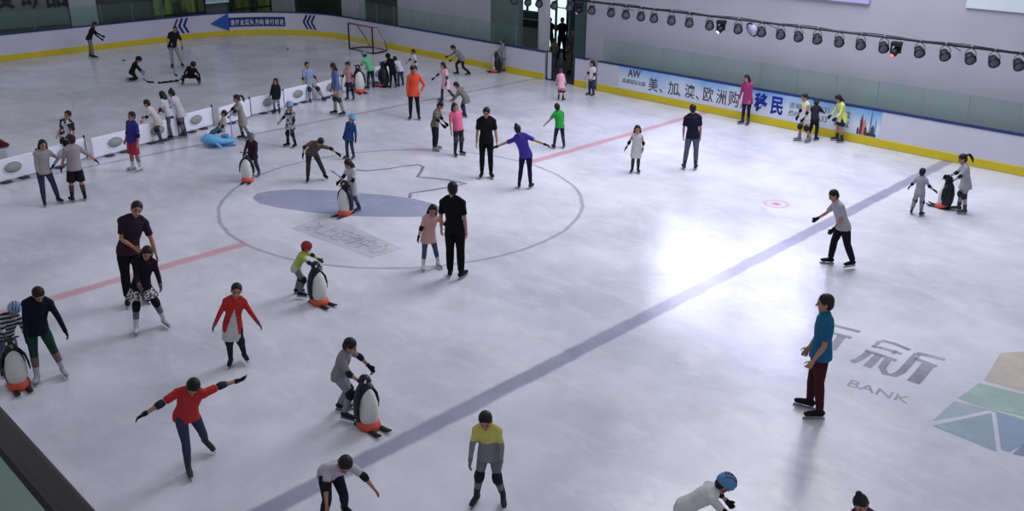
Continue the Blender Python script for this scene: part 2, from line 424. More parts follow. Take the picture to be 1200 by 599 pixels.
    ex = {'long': .008, 'wide': .016, 'slim': .002, 'shorts': .018, 'capri': .004, 'skirt': 0}[bk]
    q = sp*.9 + V(0, 0, .1)
    if bk == 'skirt':
        ln_ = bot[2] if len(bot) > 2 else .13
        loft(bm, [pel+q*.05*k, pel, pel+dn*ln_*.5*k, pel+dn*ln_*k], [(.08*bw, .06*bw), (.09*bw, .07*bw), (.11*bw+legsp*.3, .092*bw), (.13*bw+legsp*.5, .112*bw)], rt, 18, 'flat')
        nmb = 'skirt'
    else:
        loft(bm, [pel+q*.045*k, pel+q*.005*k, pel-V(0, 0, .028*k)], [(.080*bw+ex*.5, .060*bw+ex*.5), (.087*bw+ex*.5, .068*bw+ex*.5), (.072*bw, .056*bw)], V(1, 0, 0), 14)
        for s in (1, -1):
            hip, kn, an = j['hip', s], j['knee', s], j['ank', s]
            if bk == 'shorts':
                f = bot[2] if len(bot) > 2 else .8
                loft(bm, [hip+V(0, 0, .01*k), hip+(kn-hip)*.4, hip+(kn-hip)*f], [(.047*bw+ex*.3, .057*bw+ex*.5), .053*bw+ex*.7, .052*bw+ex], V(1, 0, 0), 12, 'flat')
            elif bk == 'capri':
                loft(bm, [hip+V(0, 0, .01*k), hip+(kn-hip)*.4, kn, kn+(an-kn)*.22], [(.046*bw, .057*bw), .050*bw+ex, .036*kk+ex, .036*kk+ex], V(1, 0, 0), 12, 'flat')
            else:
                loft(bm, [hip+V(0, 0, .01*k), hip+(kn-hip)*.35, kn, kn+(an-kn)*.35, an-(kn-an)*(-.02)], [(.046*bw+ex*.4, .057*bw+ex*.5), .050*bw+ex, .0345*kk+ex, .0350*kk+ex, (.0235*kk+ex*1.25)], V(1, 0, 0), 12, 'flat')
        nmb = {'long': 'trousers', 'wide': 'trousers', 'slim': 'leggings', 'shorts': 'shorts', 'capri': 'shorts'}[bk]
    later(nmb, bm, cm('fabric', bc), max(vox, .012), body, None, 3)
    if bk == 'skirt' and len(bot) > 3:
        bm = bmesh.new()
        for s in (1, -1):
            hip, kn, an = j['hip', s], j['knee', s], j['ank', s]
            loft(bm, [hip, kn, kn+(an-kn)*.3, an], [.052*bw, .034*kk, .035*kk, .022*kk], V(1, 0, 0), 10)
        later('leggings', bm, cm('fabric', bot[3]), max(vox, .011), body, None, 2)
    # --- hair
    if hair:
        hc_ = hair[1] if isinstance(hair, tuple) else HAIRM; hk = hair[0] if isinstance(hair, tuple) else hair
        bm = bmesh.new()
        ell(bm, hc+hd*.022*hs-hf*.009*hs, (.0495*hs, .0555*hs, .0540*hs), (hr, hf, hd), 18, 12)
        ell(bm, hc-hf*.024*hs-hd*.004*hs, (.044*hs, .038*hs, .050*hs), (hr, hf, hd), 14, 9)
        if hk in ('long', 'bob'):
            Lh = .22 if hk == 'long' else .105
            b0 = hc-hf*.028*hs+hd*.02*hs; b2 = hc-hf*.040*hs-hd*.05*hs; b3 = j['neck']-fw*.055*k-sp*(Lh-.09)*k
            loft(bm, [b0, b2, b3], [(.047*hs, .030*hs), (.054*hs, .026*hs), (.040*hs, .016*hs)], hr, 12)
            for s in (1, -1):
                loft(bm, [hc+hr*s*.042*hs+hd*.02*hs-hf*.006*hs, hc+hr*s*.049*hs-hd*.05*hs-hf*.004*hs, hc+hr*s*.050*hs-hd*(.085 if hk == 'long' else .062)*hs-hf*.004*hs], [.016*hs, .016*hs, .012*hs], hr, 8)
        if hk == 'tail':
            a = hc-hf*.060*hs+hd*.035*hs
            loft(bm, [a, a-hf*.040*hs-hd*.01*hs, a-hf*.055*hs-hd*.07*hs, a-hf*.045*hs-hd*.13*hs], [.016*hs, .021*hs, .020*hs, .007*hs], hr, 8)
        if hk == 'bun':
            ell(bm, hc+hd*.075*hs-hf*.030*hs, (.024*hs,)*3, (hr, hf, hd), 10, 8)
        later('hair', bm, mat('hair', hc_, .55, 0, .3, 30), max(.010, vox*.85), body, None, 2)
    if helmet:
        bm = bmesh.new()
        vs = ell(bm, hc+hd*.020*hs-hf*.006*hs, (.060*hs, .070*hs, .066*hs), (hr, hf, hd), 20, 14)
        bmesh.ops.bisect_plane(bm, geom=bm.verts[:]+bm.edges[:]+bm.faces[:], plane_co=hc+hd*.010*hs, plane_no=(hd*.96-hf*.25), clear_inner=True)
        bmesh.ops.holes_fill(bm, edges=[e for e in bm.edges if e.is_boundary])
        he = mk('helmet', bm, cm('plastic', helmet), body, True)
        bm = bmesh.new()
        for o_ in (-.026, 0, .026):
            pts = []
            for a in range(-55, 60, 16):
                a_ = R_(a); q_ = hc+hd*.020*hs-hf*.006*hs
                xx = o_; sc = math.sqrt(max(0, 1-(xx/.060)**2))
                pts.append(q_ + hr*xx*hs + hf*math.sin(a_)*.070*hs*sc*1.02 + hd*math.cos(a_)*.066*hs*sc*1.02)
            loft(bm, pts, [.0035*hs]*len(pts), hr, 6)
        mk('vent_rib', bm, mat('dark_vent', (50, 56, 70), .6), he, True)
        bm = bmesh.new()
        loft(bm, [hc+hr*s_*.047*hs*abs(math.cos(t_))+hd*(-.066*math.sin(t_)+.012)*hs+hf*.012*hs for s_, t_ in ((-1, 0), (-1, .7), (-1, 1.3), (1, 1.3), (1, .7), (1, 0))], [.003*hs]*6, hf, 6)
        mk('chin_strap', bm, mat('strap', (30, 30, 34), .8), body, True)
    # --- gloves, pads, skates
    for s in (1, -1):
        sh, el, wr = j['sh', s], j['el', s], j['wr', s]
        if gloves:
            bm = bmesh.new(); hand(bm, wr, wr-el, -rt*s, s, kk, 1.28, vox)
            loft(bm, [wr-(wr-el).normalized()*.028*k, wr+(wr-el).normalized()*.012*k], [.0215*kk, .0205*kk], rt, 9, 'flat')
            later('glove', bm, cm('glove_knit', gloves), vox, body, None, 2)
        if elbow:
            bm = bmesh.new(); d = (wr-el).normalized(); e = (sh-el).normalized()
            loft(bm, [el+e*.035*k, el+e*.004*k, el+d*.004*k, el+d*.040*k], [.029*kk, .033*kk, .033*kk, .026*kk], rt, 10, 'flat')
            mk('elbow_pad', bm, cm('pad', elbow), body, True)
        hip, kn, an = j['hip', s], j['knee', s], j['ank', s]
        if knee:
            bm = bmesh.new(); d = (an-kn).normalized(); e = (hip-kn).normalized(); o_ = V(0, .012*k, 0)
            loft(bm, [kn+e*.045*k+o_*.3, kn+e*.008*k+o_, kn+d*.008*k+o_, kn+d*.045*k+o_*.3], [.041*kk+ex, .045*kk+ex, .045*kk+ex, .040*kk+ex*.5], V(1, 0, 0), 10, 'flat')
            mk('knee_pad', bm, cm('pad', knee), body, True)
        if socks:
            bm = bmesh.new()
            loft(bm, [kn+(an-kn)*.25, kn+(an-kn)*.5, an], [.036*kk, .034*kk, .024*kk], V(1, 0, 0), 10, 'flat')
            mk('sock', bm, cm('sock', socks), body, True)
        if skates is None: continue
        # boot oriented along the shin when lifted
        lifted = p.get('kneel') or p.get('sit') or (j['ank', s].z - j['lift']) > .035*k or 'pz' in p
        d = (an-kn).normalized()
        toe = R_(p.get('toe', 14))*s
        ff_ = V(math.sin(toe), math.cos(toe), 0)
        if lifted and not p.get('flat'):
            dn_ = (d*.85 + V(0, 0, -1)*.3).normalized(); ff_ = (ff_ - dn_*ff_.dot(dn_)).normalized()
            if ff_.length < .5: ff_ = V(0, 0, 1)
        else: dn_ = V(0, 0, -1)
        sd = ff_.cross(-dn_).normalized(); bs = k*(1+.10*kd)
        bm = bmesh.new()
        lift = j['lift'] - .036*k
        so = an + dn_*lift                     # sole centre under ankle
        loft(bm, [so-ff_*.028*bs-dn_*.022*bs, so+ff_*.02*bs-dn_*.022*bs, so+ff_*.07*bs-dn_*.018*bs, so+ff_*.108*bs-dn_*.014*bs], [(.024*bs, .022*bs), (.025*bs, .024*bs), (.027*bs, .019*bs), (.021*bs, .013*bs)], sd, 10)
        loft(bm, [so-dn_*.015*bs-ff_*.003*bs, so-dn_*.05*bs, an-d*.045*bs-ff_*.002*bs, an-d*.080*bs], [(.024*bs, .029*bs), (.025*bs, .030*bs), (.029*bs, .033*bs), (.032*bs, .036*bs)], sd, 10, 'flat')
        bo = later('skate', bm, cm('boot_leather', skates), max(.010, vox*.8), body, None, 2)
        bm = bmesh.new(); Rm = Matrix((sd, ff_, -dn_)).transposed()
        box(bm, so+dn_*.026*k+ff_*.035*bs, (.0045, .175*bs, .020*k), Rm)
        for o_ in (-.015, .075): box(bm, so+dn_*.010*k+ff_*o_*bs, (.012, .03*bs, .020*k), Rm)
        box(bm, so+dn_*.001*k+ff_*.035*bs, (.040*bs, .150*bs, .006), Rm)
        mk('blade', bm, mat('steel_blade', (150, 152, 158), .35, .8), bo)
    if extra: extra(body, j, k, M, vox)
    return body, j, k, M
# ------------------------------------------------------------------ world and light
wd = bpy.data.worlds.new('world'); bpy.context.scene.world = wd; wd.use_nodes = True
wd.node_tree.nodes['Background'].inputs[0].default_value = (.88, .88, 1.0, 1); wd.node_tree.nodes['Background'].inputs[1].default_value = .50
vs_ = bpy.context.scene.view_settings; vs_.view_transform = 'Standard'; vs_.look = 'None'; vs_.gamma = 1; vs_.exposure = 0; vs_.use_curve_mapping = False
def area(name, loc, size, sizey, watt, col=(1, 1, 1), target=None):
    l = bpy.data.lights.new(name, 'AREA'); l.shape = 'RECTANGLE'; l.size = size; l.size_y = sizey; l.energy = watt; l.color = col
    o = bpy.data.objects.new(name, l); C.objects.link(o); o.location = loc
    if target is not None: o.rotation_euler = (Vector(target)-Vector(loc)).to_track_quat('-Z', 'Y').to_euler()
    return o
area('ceiling_lamp', (8, -5, 11), 6, 9, 1450, (.93, .94, 1), (5, -4, 0))  # unseen soft light added to brighten the right and centre of the ice

# ------------------------------------------------------------------ setting
bm = bmesh.new()
bmesh.ops.create_grid(bm, x_segments=1, y_segments=1, size=.5, matrix=Matrix.Translation((0, 2, 0)) @ Matrix.Diagonal((50, 70, 1, 1)))
mk('floor', bm, ICE, kind='structure')
XW = 14.1*S; YW = 27.6*S
WHITE = mat('board_white', (196, 197, 212), .35, 0, .04, 1.5, .4); YEL = mat('kick_plate_yellow', (204, 186, 44), .5, 0, .12, 3)
BLU = mat('cap_rail_blue', (34, 50, 112), .5); SHG = glass('shield_glass', (236, 246, 242), .03); SEAM = mat('glass_seam', (120, 140, 140), .4)
LAV = mat('wall_lavender_paint', (166, 164, 176), .7, 0, .07, .9); LAVD = mat('wall_dark_teal_paint', (92, 106, 104), .6, 0, .2, 1.2)
PIL = mat('pillar_paint', (150, 160, 162), .6, 0, .1, 2)
# right-hand wall in stretches, with the doorway left open
def wallbox(name, x0, x1, y0, y1, z0, z1, m):
    bm = bmesh.new(); box(bm, ((x0+x1)/2, (y0+y1)/2, (z0+z1)/2), (x1-x0, y1-y0, z1-z0)); return mk(name, bm, m, kind='structure')
yd0, yd1, yd2 = onX(687, 40, XW).y, onX(608, 10, XW).y, onX(575, 10, XW).y
HT = 10
wallbox('wall_right', XW, XW+.25, -24, yd0, 0, HT, LAV)
wallbox('wall_right', XW, XW+.25, yd1, yd2, 0, HT, LAVD)
wallbox('wall_right', XW, XW+.25, yd2, onX(466, 10, XW).y, 0, HT, LAV)
wallbox('wall_right', XW, XW+.25, yd0, yd1, 3.6, HT, LAV)
ya, yb, yc, ye = onX(466, 10, XW).y, onX(428, 10, XW).y, onX(402, 10, XW).y, onX(345, 5, XW).y
DG = mat('dark_green_window', (44, 58, 52), .25, 0, .4, .8, .6)
bm = bmesh.new(); box(bm, (XW+.12, (ya+yb)/2, HT/2), (.2, yb-ya, HT)); w1 = mk('window_1', bm, DG, kind='structure')
wallbox('trim_1', XW-.08, XW+.25, yb, yc, 0, HT, PIL)
bm = bmesh.new(); box(bm, (XW+.12, (yc+ye)/2, HT/2), (.2, ye-yc, HT)); mk('window_2', bm, mat('dark_window', (38, 46, 42), .25, 0, .5, .8, .6), kind='structure')
wallbox('trim_2', XW-.15, XW+.4, ye, YW+.3, 0, HT, PIL)
# far wall: glazed shop front, pillar, planted windows
def fx(px): return onY(px, 12, YW).x
def green_glass():
    m, t, b = new_mat('window_onto_plants'); b.inputs['Roughness'].default_value = .2
    n = t.nodes.new('ShaderNodeTexNoise'); n.inputs['Scale'].default_value = 1.6; n.inputs['Detail'].default_value = 4
    tc = t.nodes.new('ShaderNodeTexCoord'); mp = t.nodes.new('ShaderNodeMapping'); mp.inputs['Scale'].default_value = (2.2, 1, .5)
    t.links.new(tc.outputs['Object'], mp.inputs[0]); t.links.new(mp.outputs[0], n.inputs[0])
    r = t.nodes.new('ShaderNodeValToRGB'); r.color_ramp.elements[0].position = .35; r.color_ramp.elements[0].color = (*lin((36, 50, 40)), 1)
    r.color_ramp.elements[1].position = .68; r.color_ramp.elements[1].color = (*lin((104, 136, 70)), 1)
    t.links.new(n.outputs['Fac'], r.inputs[0]); t.links.new(r.outputs[0], b.inputs['Base Color']); return m
GG = green_glass(); SHOP = mat('shop_glass', (88, 102, 100), .2, 0, .3, .7, .6)
def farwin(n, x0, x1, m, frame=(30, 36, 40)):
    bm = bmesh.new(); box(bm, ((x0+x1)/2, YW+.1, HT/2), (x1-x0, .2, HT)); w = mk('window_%d' % n, bm, m, kind='structure')
    bm = bmesh.new()
    for x in (x0+.03, x1-.03): box(bm, (x, YW-.03, HT/2), (.06, .06, HT))
    box(bm, ((x0+x1)/2, YW-.03, BH+.02), (x1-x0, .06, .08)); mk('window_frame', bm, mat('window_frame', frame, .5), w); return w
farwin(3, -14, fx(80.5), SHOP)
wallbox('trim_3', fx(80.5), fx(112), YW-.15, YW+.2, 0, HT, PIL)
farwin(4, fx(112), fx(178), DG)
farwin(5, fx(178), fx(241), GG)
bm = bmesh.new(); box(bm, ((fx(241)+fx(269))/2, YW+.06, HT/2+.7), (fx(269)-fx(241), .12, HT-1.4)); ws = mk('window_6', bm, mat('blue_glass', (120, 176, 190), .25, 0, .2, 2), kind='structure')
bm = bmesh.new()
for i in range(9):
    box(bm, (fx(243)+(fx(267)-fx(243))*i/8, YW-.02, 2.3), (.05, .05, 1.7))
for z in (1.45, 1.75): box(bm, ((fx(241)+fx(269))/2, YW-.02, z), (fx(269)-fx(241), .06, .06))
mk('window_bars', bm, mat('pale_bar', (212, 234, 238), .5), ws)
farwin(7, fx(269), fx(318), GG)
wallbox('trim_4', fx(318), XW, YW-.1, YW+.2, 0, HT, mat('corner_wall', (132, 142, 138), .6))
wallbox('wall_far', -14, XW, YW+.2, YW+.4, 0, HT, LAVD)
# lettering on the shop glass
INK = mat('black_lettering', (16, 28, 32), .5)
for ch_, px_, py_ in (('贵', -4, 12), ('动', 26.5, 11), ('品', 56, 9)):
    o = onY(px_, py_, YW-.04)
    text_mesh('wall_lettering', ch_, INK, o, (1, 0, 0), (0, 0, 1), 1.0, .02, width=onY(px_+22, py_, YW).x-o.x, bold=.02,
              label={'贵': 'black character on the shop window at the far left edge', '动': 'black character in the middle of the shop window row', '品': 'black character beside the pale pillar on the shop window'}[ch_], category='lettering')

# dasher boards round the rink (a path offset to both sides)
def boardpath():
    P = [(W, yy*1.0) for yy in ()]
    c = (W-CR, FAR-CR); arc = [(c[0]+CR*math.cos(a), c[1]+CR*math.sin(a)) for a in [i*math.pi/2/16 for i in range(17)]]
    return arc
ARC = boardpath()
def sweep(bm, path, prof):
    """prof: closed list of (offset outward, z)"""
    n = len(path); rings = []
    for i, (x, y) in enumerate(path):
        a = Vector(path[max(0, i-1)]); b = Vector(path[min(n-1, i+1)]); t = (b-a).normalized(); o = Vector((t.y, -t.x))
        rings.append([bm.verts.new((x+o.x*d, y+o.y*d, z)) for d, z in prof])
    m = len(prof)
    for a, b in zip(rings, rings[1:]):
        for k in range(m): bm.faces.new((a[k], a[(k+1) % m], b[(k+1) % m], b[k]))
    bm.faces.new(rings[0]); bm.faces.new(rings[-1][::-1])
def boards(path, name='wall_boards'):
    bm = bmesh.new(); sweep(bm, path, [(0, 0), (0, BH), (.12, BH), (.12, 0)]); o = mk(name, bm, WHITE, kind='structure')
    bm = bmesh.new(); sweep(bm, path, [(-.015, .012), (-.015, .235), (.0, .245), (.0, .012)]); mk('kick_plate', bm, YEL, o)
    bm = bmesh.new(); sweep(bm, path, [(-.02, BH), (-.02, BH+.045), (.14, BH+.045), (.14, BH)]); mk('cap_rail', bm, BLU, o)
    return o
yg0 = onX(700-1, 103, W).y; yg1 = onX(637, 92, W).y; ys0, ys1 = onX(687.5, 100, W).y, onX(673, 98, W).y
boards([(W, -24), (W, yg0)], 'wall_right_boards')
boards([(W, ys0), (W, ys1)], 'wall_gate_post')
boards([(W, yg1), (W, FAR-CR)] + ARC[1:] + [(-14, FAR-.9)], 'wall_far_boards')
# shield glass above the boards
def pane(a, b, h, label, grp):
    a, b = Vector(a), Vector(b); t = (b-a); L = t.length; t.normalize()
    bm = bmesh.new(); Rm = Matrix.Rotation(math.atan2(t.y, t.x), 3, 'Z'); box(bm, (0, 0, h/2), (L-.012, .014, h), Rm)
    c = (a+b)/2; o = mk('shield_glass', bm, SHG, label=label, category='glass pane', group=grp); o.location = (c.x, c.y, BH+.045)
    bm = bmesh.new()
    box(bm, Rm @ V(L/2-.010, 0, h/2), (.014, .020, h), Rm)
    mk('edge_strip', bm, SEAM, o); return o
xg = W+.06
ys_ = [(-22.8+1.33*i)*S for i in range(24)]
ys_ = [(4.75-1.335*i)*S for i in range(17)]
for a, b in zip(ys_[1:], ys_): pane((xg, a), (xg, b), .84*S+.0, 'clear tempered glass pane standing on the boards behind the long advertising banner', 'glass panes above the right boards')
yl = [(8.1+1.34*i)*S for i in range(10)]
for a, b in zip(yl, yl[1:]): pane((xg, a), (xg, b), .84*S, 'clear tempered glass pane on the boards between the doorway and the corner', 'glass panes between doorway and corner')
fxs = [-9+1.4*i for i in range(12)]
for a, b in zip(fxs, fxs[1:]): pane((a, FAR+.06), (b, FAR+.06), .84*S, 'clear tempered glass pane on the boards at the far end', 'glass panes at the far end')

# doorway and what lies behind
DK = mat('rubber_mat', (52, 56, 60), .8); TEAL = mat('teal_panel', (66, 84, 88), .6, 0, .2, 1.5)
wallbox('floor_entrance', W+.12, 19*S, 3.5, 15.5, .0, .03, DK)
XB = 19*S
bm = bmesh.new(); box(bm, (XB+.1, 12, 2.5), (.2, 14, 5)); mk('wall_entrance', bm, TEAL, kind='structure')
wallbox('wall_entrance_side', XW+.25, XB, yd0-.7, yd0-.5, 0, 5, TEAL)
wallbox('wall_entrance_curtain', XW+.05, XW+.12, yd0, onX(664, 30, XW).y-.35, .05, 3.6, mat('teal_curtain', (58, 78, 82), .8, 0, .25, 3))
DAY = emit('daylight_glass', (214, 240, 246), 1.25)
def daywin(n, pxa, pxb, pya, pyb):
    a = onX(pxa, pya, XB-.03); b = onX(pxb, pya, XB-.03); z1 = a.z; z0 = onX((pxa+pxb)/2, pyb, XB-.03).z
    bm = bmesh.new(); box(bm, (XB-.03, (a.y+b.y)/2, (z0+z1)/2), (.04, abs(a.y-b.y), z1-z0)); w = mk('window_%d' % n, bm, DAY, kind='structure')
    bm = bmesh.new()
    for yy in (a.y, (a.y+b.y)/2, b.y): box(bm, (XB-.08, yy, (z0+z1)/2), (.06, .10, z1-z0))
    box(bm, (XB-.08, (a.y+b.y)/2, z0+(z1-z0)*.72), (.05, abs(a.y-b.y), .04))
    mk('window_frame', bm, TEAL, w)
daywin(8, 606, 633, -12, 12); daywin(9, 640.5, 667, -12, 56)
bm = bmesh.new(); a = onX(608, 30, XB-1); b = onX(633, 30, XB-1)
wallbox('wall_entrance_partition', XB-1.1, XB-1, b.y, a.y+1.5, 0, 1.45, mat('partition_dark', (42, 56, 56), .5, 0, .3, 1))
# post beside the doorway
bm = bmesh.new(); a, b = onX(640.5, 40, XW-.1), onX(632.5, 40, XW-.1); box(bm, (XW-.05, (a.y+b.y)/2, 2.6), (.28, b.y-a.y, 5.2)); mk('trim_5', bm, mat('white_post', (176, 178, 186), .5), kind='structure')
# open gate leaf of the boards
t_ = empty('rink_gate', (W+.06, yg1-.10, .02), 0, label='white gate leaf with dark frame standing open beside the doorway boards', category='gate')
bm = bmesh.new(); bevel_box(bm, (.02, -.14, .55), (.05, .22, 1.02), None, .01); mk('gate_panel', bm, WHITE, t_)
bm = bmesh.new()
for yy in (-.01, -.27): box(bm, (.02, yy, .54), (.07, .04, 1.08))
box(bm, (.02, -.14, 1.07), (.07, .30, .035)); mk('gate_frame', bm, mat('dark_frame', (36, 42, 60), .5), t_)

# glowing panels added above the frame for the ice reflection, and the banners
def glow_panel(n, y0, y1, z0, z1, m, fr):
    bm = bmesh.new(); box(bm, (XW-.05, (y0+y1)/2, (z0+z1)/2), (.05, y1-y0, z1-z0)); w = mk('window_%d' % n, bm, m, kind='structure')  # added emissive panel, numbered along with the real windows
    bm = bmesh.new(); f = .34
    box(bm, (XW-.05, (y0+y1)/2, z0-f/2), (.08, y1-y0+2*.1, f)); box(bm, (XW-.05, (y0+y1)/2, z1+.05), (.08, y1-y0+.2, .1))
    for yy in (y0-.05, y1+.05): box(bm, (XW-.05, yy, (z0+z1)/2), (.08, .1, z1-z0))
    mk('window_frame', bm, fr, w); return w
FRM = mat('lilac_frame', (176, 168, 214), .6, 0, .08, 1)
glow_panel(10, -1.55*S, 1.75*S, 5.3*S, 7.8*S, emit('window_daylight', (222, 222, 255), 14), FRM)
glow_panel(11, -5.0*S, -1.9*S, 4.15*S+.34, 8.3*S, emit('window_daylight', (204, 204, 255), 10), FRM)
bm = bmesh.new(); bevel_box(bm, (XW-.05, (-1.9*S+1.8*S)/2+.1, 4.15*S+.35), (.06, 3.6*S, .7), None, .01); mk('trim_6', bm, FRM, kind='structure')
bm = bmesh.new(); bevel_box(bm, (0, 0, 0), (.05, 5.2, 2.4), None, .01)
o = mk('wall_banner', bm, mat('pale_banner', (196, 208, 214), .6, 0, .05, 1), label='large pale blank banner high on the wall in the top right corner', category='banner')
o.location = (XW-.03, onX(1132, 10, XW).y-2.6, onX(1132, 9, XW).z+1.2)

# stage light bar
XT = 13.2*S; ZT = 3.37*S
t_ = empty('lighting_bar', (XT, -2, ZT), 0, label='long black pipe hung along the right wall carrying the stage lamps', category='lighting bar')
bm = bmesh.new(); tube(bm, [(0, -13, 0), (0, 14, 0)], .032); mk('pipe', bm, mat('black_pipe', (34, 34, 46), .4), t_, True)
bm = bmesh.new(); tube(bm, [(.03, -13+i*.6, .035+.02*math.sin(i*1.7)) for i in range(46)], .012, 6); mk('cable', bm, mat('black_cable', (24, 24, 32), .7), t_, True)
for i in range(5):
    bm = bmesh.new(); yy = -11+i*5.5; tube(bm, [(0, yy, 0), (XW-XT-.03, yy, -.25)], .012, 6); mk('wall_bracket', bm, mat('black_pipe', (34, 34, 46), .4), t_)
BLK = mat('lamp_black', (24, 24, 34), .45)
def parcan(label):
    r = empty('stage_spotlight', (0, 0, 0), 0, label=label, category='stage lamp', group='stage lamps on the wall bar')
    bm = bmesh.new()   # yoke ring hangs from the pipe, lamp faces the ice (-x, down)
    pts = [(0, .115*math.sin(R_(a)), -.135+.135*math.cos(R_(a))*(1 if a < 90 else .2)) for a in (-100, -75, -50, -25, 0, 25, 50, 75, 100)]
    loft(bm, pts, [(.012, .012)]*9, V(1, 0, 0), 6); mk('yoke', bm, mat('yoke_grey', (112, 112, 122), .4), r, True)
    bm = bmesh.new(); box(bm, (0, 0, .03), (.04, .035, .09)); mk('clamp', bm, mat('clamp_silver', (168, 168, 176), .35, .6), r)
    ax = V(-.74, -.52, -.42).normalized(); cc = V(0, 0, -.19)
    bm = bmesh.new(); loft(bm, [cc-ax*.13, cc-ax*.10, cc+ax*.02, cc+ax*.10], [.045, .085, .108, .118], V(0, 1, 0), 18, 'flat')
    b = mk('lamp_body', bm, BLK, r, True)
    bm = bmesh.new(); loft(bm, [cc+ax*.1005, cc+ax*.112], [.092, .080], V(0, 1, 0), 18, 'flat'); mk('lens', bm, mat('lens_grey', (84, 86, 100), .15, .3), b, True)
    return r
p0 = parcan('black round stage lamp hanging from the wall bar'); first = True
for px_, py_ in [(548, 0), (603, 0), (619, 0), (632, 0), (650, 0), (668, 0), (694, 1), (716.7, 5), (734, 8), (751.7, 10), (767, 12), (787.6, 14), (808.5, 16), (832.4, 19), (866, 22), (893.6, 25), (916, 28), (937, 31), (959, 34), (984.7, 37), (1009.8, 41), (1037, 44), (1079, 49), (1109, 52), (1139, 56), (1166.6, 60), (1196, 64)]:
    yy = onX(px_, py_, XT).y
    o = p0 if first else dup(p0); first = False
    o.location = (XT, yy, ZT-.03); o.scale = (1.22,)*3
def moving_head(px_, glow, label):
    yy = onX(px_, 10, XT).y
    r = empty('moving_head_spotlight', (XT, yy, ZT-.04), 0, label=label, category='stage lamp')
    bm = bmesh.new(); bevel_box(bm, (0, 0, -.10), (.22, .26, .12), None, .02); mk('lamp_base', bm, BLK, r)
    bm = bmesh.new()
    for s in (1, -1): bevel_box(bm, (0, s*.13, -.24), (.07, .035, .22), None, .01)
    mk('yoke', bm, BLK, r)
    ax = V(-.7, .25, -.7).normalized(); cc = V(0, 0, -.30)
    bm = bmesh.new(); loft(bm, [cc-ax*.14, cc-ax*.1, cc+ax*.08, cc+ax*.15], [.07, .10, .10, .075], V(0, 1, 0), 16, 'flat'); h = mk('lamp_head', bm, BLK, r, True)
    bm = bmesh.new(); loft(bm, [cc+ax*.151, cc+ax*.16], [.055, .045], V(0, 1, 0), 16, 'flat'); mk('lens', bm, emit('lit_lens', glow, 7), h, True)
moving_head(847, (255, 214, 210), 'black moving head lamp with pale lens left of the white disc lamp')
moving_head(679, (80, 60, 70), 'black moving head lamp hanging above the doorway')
moving_head(1058, (255, 60, 60), 'black moving head lamp glowing red under the bar')
r = empty('disc_spotlight', (XT, onX(882, 28, XT).y, ZT-.05), 0, label='white round disc lamp in a black half ring under the bar', category='stage lamp')
ax = V(-.85, .3, -.4).normalized(); cc = V(0, 0, -.20)
bm = bmesh.new(); loft(bm, [cc-ax*.05, cc+ax*.02], [.17, .19], V(0, 1, 0), 24, 'flat'); mk('reflector', bm, mat('white_disc', (190, 188, 216), .5), r, True)
bm = bmesh.new(); y_, z_ = basis(ax, V(0, 0, 1)); loft(bm, [cc+(y_*math.cos(a)+z_*math.sin(a))*.215 for a in [i*math.pi/10-.4 for i in range(15)]], [.025]*15, ax, 8); mk('half_ring', bm, BLK, r, True)

# ------------------------------------------------------------------ banner on the boards
yb0, yb1 = onX(725, 90, W).y, onX(1033, 140, W).y
def grad_blue():
    m, t, b = new_mat('banner_sky_print'); b.inputs['Roughness'].default_value = .4
    g = t.nodes.new('ShaderNodeNewGeometry'); s = t.nodes.new('ShaderNodeSeparateXYZ'); t.links.new(g.outputs['Position'], s.inputs[0])
    n = t.nodes.new('ShaderNodeTexNoise'); n.inputs['Scale'].default_value = .8; n.inputs['Detail'].default_value = 3; t.links.new(g.outputs['Position'], n.inputs[0])
    a = t.nodes.new('ShaderNodeMath'); a.operation = 'MULTIPLY_ADD'; t.links.new(n.outputs['Fac'], a.inputs[0]); a.inputs[1].default_value = .9; t.links.new(s.outputs[2], a.inputs[2])
    r = t.nodes.new('ShaderNodeValToRGB'); r.color_ramp.elements[0].position = 1.02/1.6; r.color_ramp.elements[1].position = 1.0
    r.color_ramp.elements[0].color = (*lin((205, 212, 228)), 1); r.color_ramp.elements[1].color = (*lin((92, 160, 214)), 1)
    d = t.nodes.new('ShaderNodeMath'); d.operation = 'DIVIDE'; d.inputs[1].default_value = 1.6; t.links.new(a.outputs[0], d.inputs[0])
    t.links.new(d.outputs[0], r.inputs[0]); t.links.new(r.outputs[0], b.inputs['Base Color']); return m
bm = bmesh.new(); box(bm, (W-.006, (yb0+yb1)/2, .245+(BH-.25)/2), (.008, yb0-yb1, BH-.26))
ban = mk('advertising_banner', bm, grad_blue(), label='long sky blue and white advertising banner with chinese lettering on the right boards', category='banner')
def bt(s, px_, z, size, m, wpx, bold=0, name='lettering'):
    o = onX(px_, 100, W-.011); e = onX(px_+wpx, 100, W-.011)
    text_mesh(name, s, m, (W-.011, o.y, z), (0, -1, 0), (0, 0, 1), size, .003, parent=ban, bold=bold, width=o.y-e.y)
GRY = mat('ink_grey', (70, 74, 84), .5); NAVY = mat('ink_navy', (26, 40, 140), .5); REDB = mat('ink_brown', (74, 54, 58), .5); GR2 = mat('ink_mid', (92, 96, 108), .5)
bt('AW', 735, .72, .36, REDB, 15, .03, 'logo')
bt('森源国际出国', 729, .47, .17, GRY, 27, .01)
for ch_, px_, w_, sz in (('美', 760, 11, .50), ('、', 773, 4, .45), ('加', 783, 12, .50), ('、', 794.5, 4, .45), ('澳', 803, 12, .50), ('、', 816.5, 4, .45), ('欧', 825, 12, .52), ('洲', 840.5, 12, .52), ('购', 855, 13, .54), ('房', 870.5, 12, .54)):
    bt(ch_, px_, .36 if ch_ != '、' else .36, sz, GRY, w_, .012)
bt('移', 886, .36, .60, NAVY, 16, .035); bt('民', 906, .36, .60, NAVY, 15, .035)
